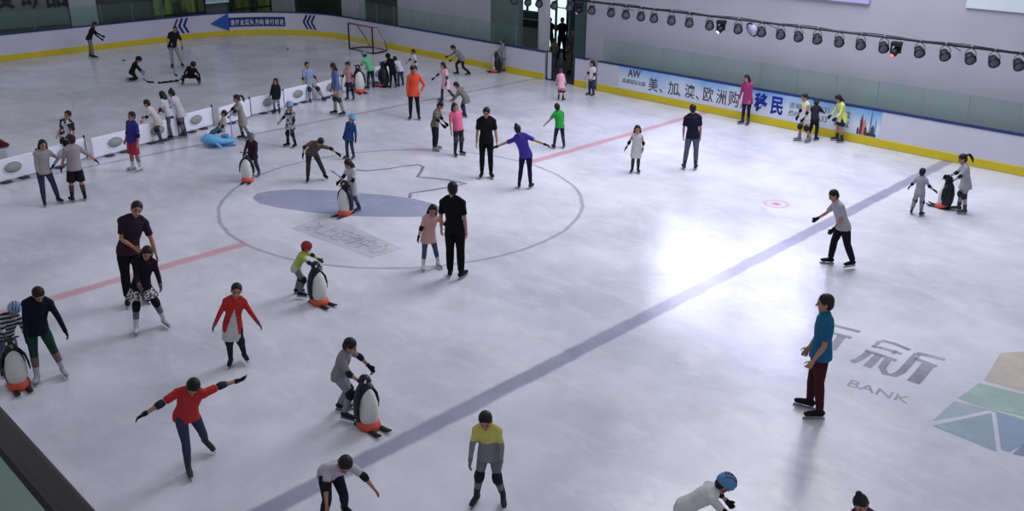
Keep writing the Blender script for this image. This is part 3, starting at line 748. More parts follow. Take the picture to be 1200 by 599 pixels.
bt('咨询', 928, .66, .2, GR2, 14, .01); bt('热线', 928, .42, .2, GR2, 14, .01)
bt('0755-2631', 945, .70, .24, GR2, 31, .015); bt('22', 992, .68, .26, GR2, 10, .015)
bt('0755-633', 944, .42, .24, GR2, 31, .015); bt('6322', 984, .40, .27, GR2, 18, .015)
# skyline drawing at the banner's end
y0_, y1_ = onX(1006, 140, W).y, onX(1030, 140, W).y
for i, (f0, f1, h, c) in enumerate(((.0, .10, .22, (52, 52, 70)), (.12, .27, .62, (124, 50, 66)), (.27, .45, .50, (190, 140, 116)), (.36, .50, .28, (84, 66, 60)), (.5, .62, .20, (200, 190, 190)), (.62, .69, .80, (60, 120, 160)), (.70, .86, .36, (74, 74, 84)), (.86, .93, .55, (70, 150, 200)), (.45, .98, .12, (66, 60, 60)))):
    bm = bmesh.new(); a = y0_+(y1_-y0_)*f0; b = y0_+(y1_-y0_)*f1; n_ = 3
    vs2 = [(W-.013-.0006*i, a, .27), (W-.013-.0006*i, b, .27), (W-.013-.0006*i, b, .27+h*.6), (W-.013-.0006*i, (a+b)/2, .27+h), (W-.013-.0006*i, a, .27+h*.7)]
    f = bm.faces.new([bm.verts.new(v) for v in vs2]); e = bmesh.ops.extrude_face_region(bm, geom=[f]); bmesh.ops.translate(bm, verts=[v for v in e['geom'] if isinstance(v, bmesh.types.BMVert)], vec=(.002, 0, 0))
    mk('printed_tower', bm, mat('print', c, .5), ban)
# arrow sign and chevrons at the far end corner (they follow the curved boards)
PATHL = [Vector((W, 12)), Vector((W, FAR-CR))] + [Vector(a) for a in ARC[1:]] + [Vector((-14, FAR-.9))]
def path_at_px(px_):
    best = None
    for a, b in zip(PATHL, PATHL[1:]):
        n_ = 700 if (b-a).length > 3 else 40
        for i in range(n_+1):
            q = a+(b-a)*i/n_; e = abs(pix((q.x, q.y, .65))[0]-px_)
            if best is None or e < best[0]: t = (b-a).normalized(); best = (e, q, Vector((-t.y, t.x)))
    return best[1], best[2]
def curved(bm, pts, off=.012, z0=0):
    """filled outline given as (pixel x, height) following the boards"""
    out = []
    for px_, z in pts:
        q, n_ = path_at_px(px_); out.append(bm.verts.new((q.x+n_.x*off, q.y+n_.y*off, z)))
    f = bm.faces.new(out); e = bmesh.ops.extrude_face_region(bm, geom=[f]); 
    q, n_ = path_at_px(pts[0][0]); bmesh.ops.translate(bm, verts=[v for v in e['geom'] if isinstance(v, bmesh.types.BMVert)], vec=(n_.x*.004, n_.y*.004, 0))
ARB = mat('arrow_blue', (38, 84, 170), .4, 0, .05); ARN = mat('arrow_navy', (28, 48, 108), .4, 0, .05)
sg = empty('arrow_sign', (0, 0, 0), 0, label='blue arrow sign pointing left with white lettering on the far boards', category='sign')
bm = bmesh.new(); curved(bm, [(246, .60), (268, .22), (268, 1.06)]); mk('arrow_head', bm, ARB, sg)
xs_ = [268, 275, 282, 289, 296, 303, 310, 317, 324, 334]
bm = bmesh.new()
for a, b in zip(xs_, xs_[1:]): curved(bm, [(a, .40), (b, .40), (b, .84), (a, .84)])
mk('arrow_shaft', bm, ARN, sg)
for i, ch_ in enumerate('请按此箭头方向滑行前进'):
    px_ = 270+i*5.7; q, n_ = path_at_px(px_+2.4); t2 = Vector((n_.y, -n_.x))
    if i >= 7: px_ += .8
    q, n_ = path_at_px(px_); q2, _ = path_at_px(px_+4.9); rt_ = (q2-q)
    text_mesh('sign_lettering', ch_, mat('white_ink', (205, 212, 226), .5), (q.x+n_.x*.02, q.y+n_.y*.02, .47), (rt_.x, rt_.y, 0), (0, 0, 1), .28, .004, parent=sg, width=rt_.length*.95, bold=.015)
def chevrons(px0, dpx, label):
    o = empty('chevron_marks', (0, 0, 0), 0, label=label, category='sign')
    for i in range(3):
        bm = bmesh.new(); a = px0+i*dpx; curved(bm, [(a, .64), (a+4.4, .98), (a+6.9, .98), (a+2.6, .64), (a+6.9, .30), (a+4.4, .30)]); mk('chevron', bm, ARN, o)
chevrons(354.5, 4.6, 'three navy chevrons pointing left on the boards before the goal')
chevrons(203, 5.6, 'three navy chevrons on the far boards behind the standing hockey player')

# ------------------------------------------------------------------ paint on the ice
def ground_poly(name, pts, m, z, **props):
    bm = bmesh.new(); f = bm.faces.new([bm.verts.new((*G(x, y).xy, z)) for x, y in pts]); bmesh.ops.triangulate(bm, faces=[f]); return mk(name, bm, m, **props)
def ground_line(bm, pts, w, z):
    P = [G(x, y) for x, y in pts]; L_, R2 = [], []
    for i, p_ in enumerate(P):
        t = (P[min(len(P)-1, i+1)]-P[max(0, i-1)]).normalized(); n_ = V(-t.y, t.x, 0)
        L_.append(bm.verts.new((p_.x+n_.x*w, p_.y+n_.y*w, z))); R2.append(bm.verts.new((p_.x-n_.x*w, p_.y-n_.y*w, z)))
    for i in range(len(P)-1): bm.faces.new((L_[i], L_[i+1], R2[i+1], R2[i]))
ground_poly('floor_paint_emblem', [(296, 232), (301, 227), (315, 224), (345, 222), (400, 223.5), (425, 226.5), (455, 229), (485, 233), (508, 239), (524, 246), (512, 253), (480, 254.5), (440, 254), (400, 252.5), (360, 248.5), (325, 243.5), (303, 238)], paint('emblem_blue', (158, 164, 192), .85), .003, kind='structure')
bm = bmesh.new()
ground_line(bm, [(405, 198.5), (430, 200.3), (455, 198), (472, 195), (490, 193.2), (496, 195.5), (493, 202), (489, 207.5), (502, 208.6), (525, 211), (546, 215.5), (530, 219), (505, 223), (481, 226.5), (480, 232)], .045, .0035)
ground_line(bm, [(388, 200), (398, 207), (404, 214)], .03, .0035)
mk('floor_paint_outline', bm, paint('outline_grey', (128, 130, 150), .8), kind='structure')
# faded lettered block inside the circle
bm = bmesh.new()
rows = [[(342, 267), (372, 254), (385, 254), (352, 272)], ]
ground_poly('floor_paint_faded_block', [(340, 268), (383, 251.5), (472, 292), (434, 303)], paint('faded_grey', (170, 168, 180), .22), .003, kind='structure')
def ground_text(name, s, m, px0, px1, size, z, bold=.0, **props):
    a, b = G(*px0), G(*px1); r2 = (b-a); r2.z = 0; up = V(-r2.y, r2.x, 0)
    return text_mesh(name, s, m, (a.x, a.y, z), r2, up, size, .0012, width=r2.length, bold=bold, **props)
ground_text('floor_paint_small_lettering', '冰上运动中心', paint('faded_ink', (140, 136, 150), .14), (352, 268), (440, 299), .62, .004, .01, kind='structure')
INKI = paint('ice_ink', (132, 132, 148), .48)
def strokes(name, lst):
    bm = bmesh.new()
    for i, (w_, pts) in enumerate(lst): ground_line(bm, [(960+x/5, 370+y/5) for x, y in pts], w_, .003+.0002*i)
    mk(name, bm, INKI, kind='structure')
strokes('floor_paint_lettering', [(.05, [(362, 145), (440, 165), (532, 202)]), (.035, [(356, 150), (318, 186)]), (.03, [(306, 180), (362, 190)]), (.045, [(352, 186), (420, 206), (484, 226)]), (.05, [(268, 204), (360, 232), (452, 266)]),
    (.03, [(452, 205), (430, 226)]), (.055, [(188, 272), (230, 258), (268, 234), (296, 214)]), (.065, [(352, 228), (318, 266), (278, 302)]), (.06, [(402, 256), (368, 306), (386, 340), (436, 352), (482, 330), (530, 276), (578, 224)]),
    (.055, [(572, 220), (650, 238), (738, 260)]), (.05, [(560, 252), (625, 276), (692, 300)]), (.095, [(636, 290), (600, 336), (550, 392)])])
strokes('floor_paint_lettering', [(.05, [(30, 40), (118, 66), (240, 96)]), (.05, [(20, 86), (100, 108), (190, 132)]), (.07, [(132, 120), (110, 150), (70, 200)])])
ground_text('floor_paint_small_lettering', 'BANK', paint('faded_ink2', (165, 165, 178), .35), (992, 452), (1064, 474), .32, .003, .01, kind='structure')
for i, (pts, c, a) in enumerate([
    ([(1153, 446), (1172, 414), (1200, 412), (1250, 440), (1240, 470)], (204, 196, 180), .8),
    ([(1122, 467), (1148, 449), (1245, 474), (1250, 500), (1140, 474)], (168, 196, 186), .8),
    ([(1150, 477), (1246, 505), (1200, 496)], (160, 180, 166), .8),
    ([(1093, 493), (1118, 470), (1160, 480), (1130, 487)], (176, 194, 206), .8),
    ([(1093, 499), (1162, 484), (1168, 530), (1130, 514)], (158, 180, 194), .85),
    ([(1167, 484), (1230, 505), (1183, 530), (1173, 527)], (152, 174, 200), .8),
    ([(1186, 532), (1215, 508), (1240, 545)], (138, 150, 176), .85)]):
    ground_poly('floor_paint_facet', pts, paint('facet', c, a), .003+.0003*i, kind='structure')
# ------------------------------------------------------------------ props
def heading(base, face):
    d = V(base.x-CAM.x, base.y-CAM.y, 0).normalized(); r = V(d.y, -d.x, 0)
    h = d*math.cos(R_(face)) + r*math.sin(R_(face)); return math.atan2(-h.x, h.y)
PB = mat('penguin_black', (26, 28, 36), .45); PW = mat('penguin_white', (206, 208, 204), .45, 0, .06); PO = mat('penguin_orange', (202, 84, 64), .5, 0, .1); PR = mat('runner_black', (24, 26, 24), .5)
def penguin_make():
    r = empty('penguin_skating_aid', (0, 0, 0), 0)
    bm = bmesh.new(); loft(bm, [(0, -.02, .08), (0, -.03, .2), (0, -.035, .40), (0, -.02, .60), (0, 0, .70), (0, .01, .76)], [(.15, .13), (.185, .155), (.190, .160), (.150, .13), (.105, .10), (.08, .08)], V(1, 0, 0), 20)
    b = mk('back_shell', bm, PB, r, True)
    bm = bmesh.new(); loft(bm, [(0, .045, .10), (0, .055, .22), (0, .055, .40), (0, .045, .56), (0, .03, .66)], [(.135, .115), (.165, .135), (.168, .138), (.128, .108), (.075, .075)], V(1, 0, 0), 20)
    mk('belly', bm, PW, r, True)
    bm = bmesh.new(); ell(bm, (0, .015, .80), (.098, .105, .100)); h = mk('head', bm, PB, r, True)
    bm = bmesh.new(); loft(bm, [(0, .09, .79), (0, .15, .785), (0, .20, .775)], [(.040, .028), (.030, .018), (.010, .008)], V(1, 0, 0), 10); mk('beak', bm, mat('beak_grey', (112, 104, 96), .5), h, True)
    bm = bmesh.new()
    for s in (1, -1): ell(bm, (s*.052, .085, .825), (.026, .018, .030), None, 10, 8)
    mk('eye_patch', bm, PW, h, True)
    for s in (1, -1):
        bm = bmesh.new(); loft(bm, [(s*.125, .0, .64), (s*.185, .015, .54), (s*.215, .02, .40), (s*.222, .03, .27)], [(.022, .05), (.022, .062), (.018, .055), (.012, .022)], V(1, 0, 0), 10); mk('flipper', bm, PB, r, True)
        bm = bmesh.new(); loft(bm, [(s*.09, -.16, .022), (s*.09, .10, .022), (s*.10, .34, .026), (s*.105, .43, .060)], [(.045, .02), (.05, .022), (.052, .020), (.030, .012)], V(1, 0, 0), 10); mk('runner', bm, PR, r, True)
        bm = bmesh.new(); loft(bm, [(s*.09, .05, .885), (s*.15, .03, .875)], [.014, .014], V(0, 1, 0), 8); mk('grip', bm, PB, r, True)
    bm = bmesh.new(); loft(bm, [(0, .02, .035), (0, .04, .075), (0, .045, .135)], [(.180, .20), (.188, .21), (.160, .15)], V(1, 0, 0), 20, 'flat'); mk('base', bm, PO, r, True)
    return r
PENG = []
def penguin(px, face, label, sc=1.0):
    b = G(*px)
    r = penguin_make() if not PENG else dup(PENG[0]); PENG.append(r)
    r.location = b; r.rotation_euler = (0, 0, heading(b, face)); r.scale = (sc*.86, sc*.92, sc*.90); r['label'] = label; r['category'] = 'skating aid'; return r
penguin((22, 452), 172, 'penguin skating aid with white belly facing forward at the far left edge')
penguin((373, 355), 142, 'penguin skating aid pushed by the child in the red helmet')
penguin((430, 499), 142, 'penguin skating aid pushed by the bent child in grey, nearest the bottom')
penguin((291, 212), 195, 'small penguin skating aid in front of the child in the purple jacket', .95)
penguin((406, 251), 225, 'penguin skating aid on the blue emblem, held by the girl in pale grey')
penguin((1106, 244), 285, 'penguin skating aid with black back beside the woman with the ponytail', .98)
penguin((582, 85), 280, 'penguin skating aid by the boards left of the doorway', 1.0)
penguin((421, 108), 160, 'penguin skating aid standing at the barrier beside the green shirted child', 1.22)
penguin((450, 102), 315, 'penguin skating aid beside the child dressed all in black at the barrier', 1.15)

BPW = mat('barrier_white', (232, 234, 246), .35, 0, .04, 2); 
def barrier_make():
    r = empty('barrier_panel', (0, 0, 0), 0, label='white barrier panel with grey oval hole, in the row by the far blue line', category='barrier', group='barrier panels along the far blue line')
    bm = bmesh.new(); bevel_box(bm, (0, 0, .31), (1.36, .07, .54), None, .03, 3); p_ = mk('panel', bm, BPW, r)
    bm = bmesh.new(); loft(bm, [(.0, -.045, .33), (0, .045, .33)], [(.235, .145)]*2, V(1, 0, 0), 24, 'flat')
    mk('oval_recess', bm, mat('oval_grey', (150, 158, 156), .6, 0, .06), p_, True)
    bm = bmesh.new(); loft(bm, [V(math.cos(a)*.245, -.040, .33+math.sin(a)*.155) for a in [i*math.pi/12 for i in range(25)]], [.018]*25, V(0, 1, 0), 6, 'flat'); mk('oval_rim', bm, BPW, p_, True)
    for s in (1, -1):
        bm = bmesh.new(); bevel_box(bm, (s*.23, 0, .022), (.20, .30, .044), None, .01); mk('foot', bm, mat('rubber_foot', (60, 62, 72), .7), r)
    bm = bmesh.new(); loft(bm, [(.70, 0, .03), (.70, 0, .57), (.70, 0, .62)], [.016, .016, .030], V(1, 0, 0), 8); mk('joint_pin', bm, mat('pin_black', (40, 40, 48), .6), r, True)
    return r
a_, b_ = V(-6.48, 8.26, 0)*S, V(5.47, 11.12, 0)*S
d_ = (b_-a_).normalized(); ang = math.atan2(d_.y, d_.x); bp = None; n_b = 0
i = -2
while True:
    q = a_ + d_*(1.44*i)
    if pix(q)[0] > 455: break
    if pix(q)[0] > -60:
        o = barrier_make() if bp is None else dup(bp); bp = bp or o
        o.location = q + V(0, .10*math.sin(i*2.1), 0); o.rotation_euler = (0, 0, ang + .10*math.sin(i*1.7))
    i += 1
# dark red bag lying on the barrier at the left edge
bm = bmesh.new(); loft(bm, [(-.38, 0, .16), (-.2, 0, .17), (.12, 0, .15), (.38, 0, .07)], [(.12, .13), (.17, .16), (.16, .14), (.06, .05)], V(0, 1, 0), 14)
bg = mk('duffel_bag', bm, mat('dark_red_cloth', (72, 26, 28), .8), smooth=True, label='dark red bag beyond the barrier at the far left edge', category='bag')
bg.location = G(-6, 188) ; bg.location.z = .34; bg.rotation_euler = (0, 0, -.6)
bm = bmesh.new(); bevel_box(bm, (0, 0, .17), (.8, .4, .33), None, .02); o = mk('plastic_crate', bm, mat('crate_white', (190, 192, 204), .5), label='white crate under the dark red bag at the far left edge', category='crate')
o.location = (bg.location.x, bg.location.y, .0); o.rotation_euler = (0, 0, -.6)
bm = bmesh.new(); loft(bm, [V(-.15, 0, .30), V(-.08, 0, .38), V(.08, 0, .38), V(.15, 0, .29)], [.015]*4, V(0, 1, 0), 6); mk('handle', bm, mat('bag_strap', (30, 24, 26), .8), bg, True)

# hockey goal
gp = empty('hockey_goal', (12.15*S, 18.06*S, 0), 0, label='dark framed hockey goal with white net by the far right boards', category='goal')
bm = bmesh.new(); hw, hh = .92*S, 1.22*S
RP = mat('goal_dark', (44, 32, 40), .45); RP2 = mat('goal_red', (150, 92, 92), .45)
for s in (1, -1):
    bm = bmesh.new(); tube(bm, [(0, s*hw, 0.03), (0, s*hw, hh)], .035); mk('goal_post', bm, RP, gp, True)
    bm = bmesh.new(); tube(bm, [(0, s*hw, hh), (.35, s*hw*.9, hh-.06), (.75, s*hw*.8, hh*.45), (.95, s*hw*.75, .04)], .018); mk('back_stay', bm, RP, gp, True)
bm = bmesh.new(); tube(bm, [(0, -hw, hh), (0, hw, hh)], .042); mk('crossbar', bm, RP2, gp, True)
bm = bmesh.new(); tube(bm, [(0, hw, .03), (.55, hw*.95, .03), (.95, hw*.7, .03), (1.0, 0, .03), (.95, -hw*.7, .03), (.55, -hw*.95, .03), (0, -hw, .03)], .03); mk('base_bar', bm, RP, gp, True)
bm = bmesh.new(); tube(bm, [(.02, -hw, .02), (.02, hw, .02)], .022); mk('front_bar', bm, RP, gp, True)
bm = bmesh.new()
def netp(u, v): # u across -1..1, v 0 bottom..1 top back surface
    z = v*(hh-.03)+.03; back = .97*(1-v**2*.62); return V(back*(1-.18*abs(u)**3), u*hw*(.80+.12*v), z)
for i in range(15): tube(bm, [netp(-1+2*i/14, v/6) for v in range(7)], .009, 4)
for i in range(1, 11): tube(bm, [netp(-1+2*u/8, i/11) for u in range(9)], .006, 4)
for s in (1, -1):
    for i in range(1, 10):
        z = hh*i/10; tube(bm, [(.0, s*hw, z), tuple(netp(s, i/10))], .006, 4)
    for i in range(1, 6):
        x = i/6; tube(bm, [(.9*x, s*hw*(1-.2*x), .03), (.36*x, s*hw*(1-.1*x), hh-.03)], .006, 4)
mk('net', bm, mat('net_white', (196, 196, 196), .8), gp)

# pucks, sticks
def puck(px, label, grp=None, n=0):
    bm = bmesh.new(); loft(bm, [(0, 0, .0), (0, 0, .026)], [.055, .055], V(1, 0, 0), 18, 'flat'); o = mk('hockey_puck', bm, mat('puck_black', (22, 22, 26), .6), label=label, category='puck')
    g_ = G(*px) if not isinstance(px, Vector) else px; o.location = (g_.x, g_.y, 0.004 + n*.027)
    if grp: o['group'] = grp
    return o
puck((145, 71), 'single black puck lying left above the kneeling hockey child')
puck((337, 58), 'single black puck lying on open ice left of the goal')
pa, pb_ = G(187, 98), G(206, 95.5)
first = None
for k_ in range(9):
    for lv in range(2):
        q = pa + (pb_-pa)*k_/8 + V(.02*math.sin(k_*5), .02*math.cos(k_*3), 0)
        if lv and k_ % 3 == 1: continue
        if first is None: first = puck(q, 'black puck in the heaped row between the two hockey children', 'pucks in the heaped row', lv)
        else:
            o = first.copy(); C.objects.link(o); o.location = (q.x+.01*lv, q.y, .004+.027*lv)
def stick(p_hand, p_heel, blade_dir, label):
    a = Vector(p_hand); b = Vector(p_heel); r = empty('hockey_stick', (b.x, b.y, 0), 0, label=label, category='hockey stick')
    bm = bmesh.new(); v = a-b; Rm = Matrix((V(0, 0, 1).cross(v).normalized(), v.normalized().cross(V(0, 0, 1).cross(v).normalized()), v.normalized())).transposed()
    bevel_box(bm, v/2+V(0, 0, b.z), (.022, .032, v.length), Rm, .004, 1); mk('shaft', bm, mat('stick_dark', (44, 44, 54), .6), r)
    bm = bmesh.new(); d = Vector(blade_dir).normalized(); loft(bm, [V(0, 0, .04)-d*.01, V(0, 0, .035)+d*.12, V(0, 0, .04)+d*.27], [(.012, .035), (.010, .036), (.008, .028)], d.cross(V(0, 0, 1)), 8); mk('blade', bm, mat('stick_blade_black', (24, 24, 30), .6), r, True)
    bm = bmesh.new(); loft(bm, [v*.90+V(0, 0, b.z), v*1.0+V(0, 0, b.z)], [.019, .021], V(1, 0, 0), 8); mk('tape_grip', bm, mat('tape_grey', (150, 150, 156), .8), r, True)
stick(G(166.5, 91.5, .22), G(172.5, 95.5, .05), G(182, 96)-G(172.5, 95.5), 'hockey stick laid on the ice by the kneeling child at the left')
stick(G(209, 58, .95) if False else G(207, 79) + V(-.12, -.1, 1.0), G(204.5, 87, .05), G(207, 88)-G(204, 87), 'hockey stick held upright by the hockey player in grey trousers')
stick(G(213.5, 91, .32), G(209, 94.5, .05), G(206, 92)-G(209, 94.5), 'short hockey stick held by the crouching hockey child')

# seal sled
sb = G(259, 171); sl = empty('seal_sled', sb, heading(sb, 262), label='light blue seal shaped push sled carrying a seated child', category='sled')
SB = mat('sled_blue', (104, 172, 216), .4, 0, .06)
sl.scale = (.85, .66, .95)
bm = bmesh.new(); loft(bm, [(0, -.62, .15), (0, -.40, .15), (0, 0, .17), (0, .36, .22), (0, .56, .26), (0, .72, .24)], [(.10, .05), (.22, .09), (.29, .13), (.27, .16), (.20, .16), (.10, .09)], V(1, 0, 0), 18); mk('sled_body', bm, SB, sl, True)
bm = bmesh.new(); loft(bm, [(0, -.1, .30), (0, -.34, .31)], [(.19, .03), (.17, .03)], V(1, 0, 0), 14); mk('seat', bm, mat('sled_seat', (70, 130, 180), .5), sl, True)
for s in (1, -1):
    bm = bmesh.new(); loft(bm, [(s*.2, -.55, .03), (s*.2, .35, .03), (s*.18, .55, .08)], [(.022, .025)]*3, V(1, 0, 0), 8); mk('runner', bm, mat('sled_runner', (60, 110, 160), .5), sl, True)
    bm = bmesh.new(); loft(bm, [(s*.22, .25, .17), (s*.36, .16, .12), (s*.46, .05, .06)], [(.06, .025), (.07, .02), (.03, .012)], V(0, 1, 0), 8); mk('flipper', bm, SB, sl, True)
bm = bmesh.new(); tube(bm, [(0, -.5, .16), (0, -.52, .95)], .022); h_ = mk('push_pole', bm, mat('sled_pole', (120, 164, 224), .4), sl, True)
bm = bmesh.new(); tube(bm, [(-.2, -.52, .95), (.2, -.52, .95)], .020); mk('handle_bar', bm, mat('sled_pole', (120, 164, 224), .4), h_, True)
bm = bmesh.new()
for s in (1, -1): ell(bm, (s*.09, .62, .34), (.022,)*3, None, 8, 6)
mk('eye', bm, mat('eye_black', (20, 20, 24), .3), sl, True)

# gallery handrail and glass below the camera
xr, zr = -13.22*S, 6.22*S
# the rail's far and near pixel edges fix its width
e1 = onX(0, 480, xr); 
d1 = ray(0, 480); t1 = (zr-CAM.z)/d1.z; x1 = (CAM+d1*t1).x; d2 = ray(0, 531); t2 = (zr-CAM.z)/d2.z; x2 = (CAM+d2*t2).x
bal = empty('gallery_balustrade', ((x1+x2)/2, -12, 5.15*S), 0, label='dark handrail over a greenish glass balustrade in the bottom left corner', category='balustrade')
bm = bmesh.new(); bevel_box(bm, (0, 0, zr-5.15*S), (abs(x1-x2), 14, .045), None, .012, 3); mk('handrail', bm, mat('dark_wood_rail', (26, 20, 24), .35, 0, .3, 3), bal)
bm = bmesh.new(); 
for yy in (-6.2, -3.2, .3, 3.2): bevel_box(bm, (0, yy, (zr-5.15*S)/2), (.03, .04, zr-5.15*S), None, .005, 1)
mk('baluster', bm, mat('steel_post', (70, 74, 76), .4), bal)
bm = bmesh.new(); box(bm, (0, 0, (zr-5.15*S)/2-.01), (.012, 14, zr-5.15*S-.04)); mk('glass_panel', bm, glass('green_glass', (196, 212, 202), .30, .3), bal)
wallbox('floor_gallery', -22, (x1+x2)/2+.08, -24, 2, 5.0*S, 5.15*S, mat('gallery_floor', (96, 100, 98), .5))
# ------------------------------------------------------------------ the people (pixel of the feet, pixel height of the head top, facing)
BL = (24, 24, 28); GLV = (30, 30, 38); WB = (206, 206, 214); PADB = (34, 36, 50)
skate_l = lambda f=18, b=-22: [(f, 4, 2, 2), (-8, 4, b-8, 4)]
# where each head sits left-right (sets the sideways sway of the trunk)
HX.update({(574, 589): 569, (392, 608): 404, (803, 646): 849, (232, 540): 226, (402, 486): 410, (279, 424): 277, (350, 346): 359, (160, 355): 160, (177, 385): 172, (60, 443): 45, (16, 436): 16, (953, 485): 967, (985, 311): 977, (534, 326): 530, (505, 314): 507, (416, 247): 408, (371, 211): 378, (411, 186): 412, (342, 172): 339, (299, 206): 294, (570, 208): 570, (615, 221): 607, (655, 174): 653, (510, 176): 516, (537, 182): 533, (545, 137): 535, (486, 140): 486, (525, 118): 519, (744, 202): 747, (808, 199): 812, (873, 146): 875, (942, 166): 943, (951, 164): 957, (981, 166): 976, (1073, 252): 1081, (1126, 249): 1128, (657, 118): 657, (693, 112): 694, (590, 84): 588, (543, 88): 531, (486, 93): 484, (470, 101): 463, (461, 103): 455, (435, 104): 427, (411, 117): 407, (398, 135): 390, (364, 117): 360, (325, 133): 323, (289, 163): 277, (262, 166): 262, (217, 160): 201, (203, 162): 190, (189, 167): 172, (161, 200): 154, (82, 193): 79, (61, 239): 50, (93, 236): 84, (208, 79): 205, (156, 95): 162, (224, 99): 226, (108, 68): 111, (1008, 688): 1009})
# stance helpers: legs = [right, left] as (thigh forward, thigh out, shin forward, shin out)
WIDE = [(6, 13, -2, 12), (6, 13, -2, 12)]
STEP = [(24, 6, 4, 6), (-6, 6, -28, 8)]
STEPL = [(-6, 6, -28, 8), (24, 6, 4, 6)]
BENT = [(42, 8, -18, 8), (30, 8, -28, 8)]
PUSHL = [(40, 6, -20, 6), (10, 6, -34, 8)]
A_DOWN = [(2, 10, 10, 6), (2, 10, 10, 6)]
A_OUT = [(8, 80, 10, 84), (8, 80, 10, 84)]
A_HALF = [(14, 36, 26, 34), (14, 36, 26, 34)]
A_FWD = [(58, 8, 74, 0), (58, 8, 74, 0)]
A_LOW = [(28, 16, 52, 8), (28, 16, 52, 8)]

# --- near, bottom edge and left
person('boy in a yellow and grey top skating towards the bottom edge', (574, 589), 487, 190, pose(lean=8, hp=18, legs=[(12, 8, -4, 8), (16, 10, -12, 12)], arms=[(6, 14, 30, 2), (6, 14, 30, 2)]),
       top=('l', (204, 196, 92), (128, 130, 136), .66), bot=('slim', (112, 114, 124)), knee=PADB, skates=(52, 54, 60), gloves=(110, 112, 118))
person('crouching skater in a white t-shirt cut off by the bottom edge', (392, 608), 540, 165, pose(lean=48, hp=-5, legs=BENT, arms=[(40, 22, 50, 14), (30, 40, 30, 26)]),
       top=('t', (186, 180, 192)), bot=('long', (28, 32, 52)), h=1.36, elbow=GLV, hair='short')
person('skater in a blue helmet and white shirt leaning in at the bottom edge', (803, 646), 552, 78, pose(lean=46, hp=-8, legs=BENT, arms=[(46, 14, 40, 10), (46, 14, 40, 10)]),
       top=('t', (198, 198, 198)), bot=('long', (30, 34, 56)), h=1.32, helmet=(84, 134, 188), elbow=(24, 26, 40), gloves=(24, 26, 40))
person('boy in a red shirt gliding with arms stretched wide', (232, 540), 451, 165, pose(lean=20, roll=8, hp=28, yaw=-18, legs=[(20, 2, -2, 2), (-4, 16, -36, 14)], arms=[(10, 72, 12, 74), (14, 98, 16, 88)], toe=10),
       top=('t', (196, 46, 48)), bot=('slim', (52, 60, 88)), elbow=(46, 50, 66), gloves=(34, 36, 48), skates=(58, 62, 70))
person('child in grey bent over a penguin aid in the lower middle', (402, 486), 400, 112, pose(lean=40, hp=10, legs=[(34, 4, -16, 6), (16, 6, -30, 6)], arms=[(34, 14, 62, 6), (46, 22, 40, 4)]),
       top=('t', (132, 132, 134)), bot=('long', (138, 140, 152)), knee=PADB, elbow=(36, 38, 48), gloves=(30, 32, 46), skates=(44, 46, 44), h=1.36)
person('girl in an open red cardigan over a long white top', (279, 424), 333, 180, pose(lean=2, hp=4, legs=[(2, 3, -6, 2), (14, 4, -26, 6)], arms=[(6, 32, 16, 30), (10, 26, 18, 28)]),
       top=('dress', (190, 44, 42), (186, 188, 188), .20, 'open'), bot=('slim', (34, 36, 56)), gloves=(104, 90, 108), knee=PADB, skates=(34, 36, 50))
person('child in a red helmet and lime jacket pushing a penguin aid', (350, 346), 285, 100, pose(lean=34, hp=-4, legs=[(30, 6, -18, 6), (10, 8, -20, 6)], arms=[(52, 12, 66, 4), (66, 18, 50, 4)]),
       top=('l', (176, 190, 84), (186, 190, 170), .35), bot=('long', (116, 118, 112)), knee=PADB, elbow=(44, 46, 60), gloves=(34, 34, 48), helmet=(168, 44, 44), skates=(34, 34, 40))
person('man in a maroon t-shirt and black trousers with folded arm', (160, 355), 237, 172, pose(lean=2, hp=8, legs=[(2, 3, 0, 3), (0, 2, 0, 2)], arms=[(12, 12, 58, -34), (4, 12, 12, 6)]),
       top=('t', (44, 32, 46), (60, 30, 44), .5), bot=('wide', (22, 20, 24)), hair=('short', (28, 18, 22)))
person('girl in black with a pale plaid skirt and white skates', (177, 385), 291, 172, pose(lean=4, hp=24, legs=[(4, 9, -2, 8), (6, 16, -4, 16)], arms=[(24, 6, 74, 2), (22, 6, 70, -6)]),
       top=('l', (28, 24, 32)), bot=('skirt', pattern('plaid_cloth', 'noise', (190, 186, 190), (70, 62, 74), 26), .15, (22, 22, 28)), knee=(26, 26, 34), skates=(198, 198, 206), socks=(110, 108, 120), gloves=(110, 84, 92), hair='long')
person('boy in a navy sweater and dark green shorts with white skates', (60, 443), 341, 182, pose(lean=6, hp=38, hy=20, legs=[(4, 4, -2, 3), (6, 12, -6, 12)], arms=[(10, 12, 24, 6), (4, 18, 14, 14)]),
       top=('l', (22, 26, 44)), bot=('capri', (28, 66, 54)), gloves=(26, 28, 34), skates=(176, 176, 190), hair=('short', (34, 14, 18)), socks=(120, 96, 98))
person('child in a pale blue helmet and striped shirt behind a penguin aid', (16, 436), 358, 178, pose(lean=8, hp=22, legs=[(6, 6, -6, 6), (6, 6, -6, 6)], arms=[(30, 10, 60, 0), (30, 10, 60, 0)]),
       top=('l', pattern('striped_cloth', 'stripe', (176, 176, 184), (22, 24, 36), 5.2)), bot=('long', (80, 100, 136)), helmet=(126, 158, 206), gloves=(44, 96, 96), skates=BL)
person('man in a teal t-shirt and maroon trousers in profile', (953, 485), 345, 262, pose(lean=-2, hp=6, legs=[(6, 3, -2, 3), (-3, 3, -8, 3)], arms=[(4, 4, 24, 0), (-2, 6, 26, 2)]),
       top=('t', (20, 96, 138)), bot=('long', (66, 26, 34)), skates=(28, 26, 32))
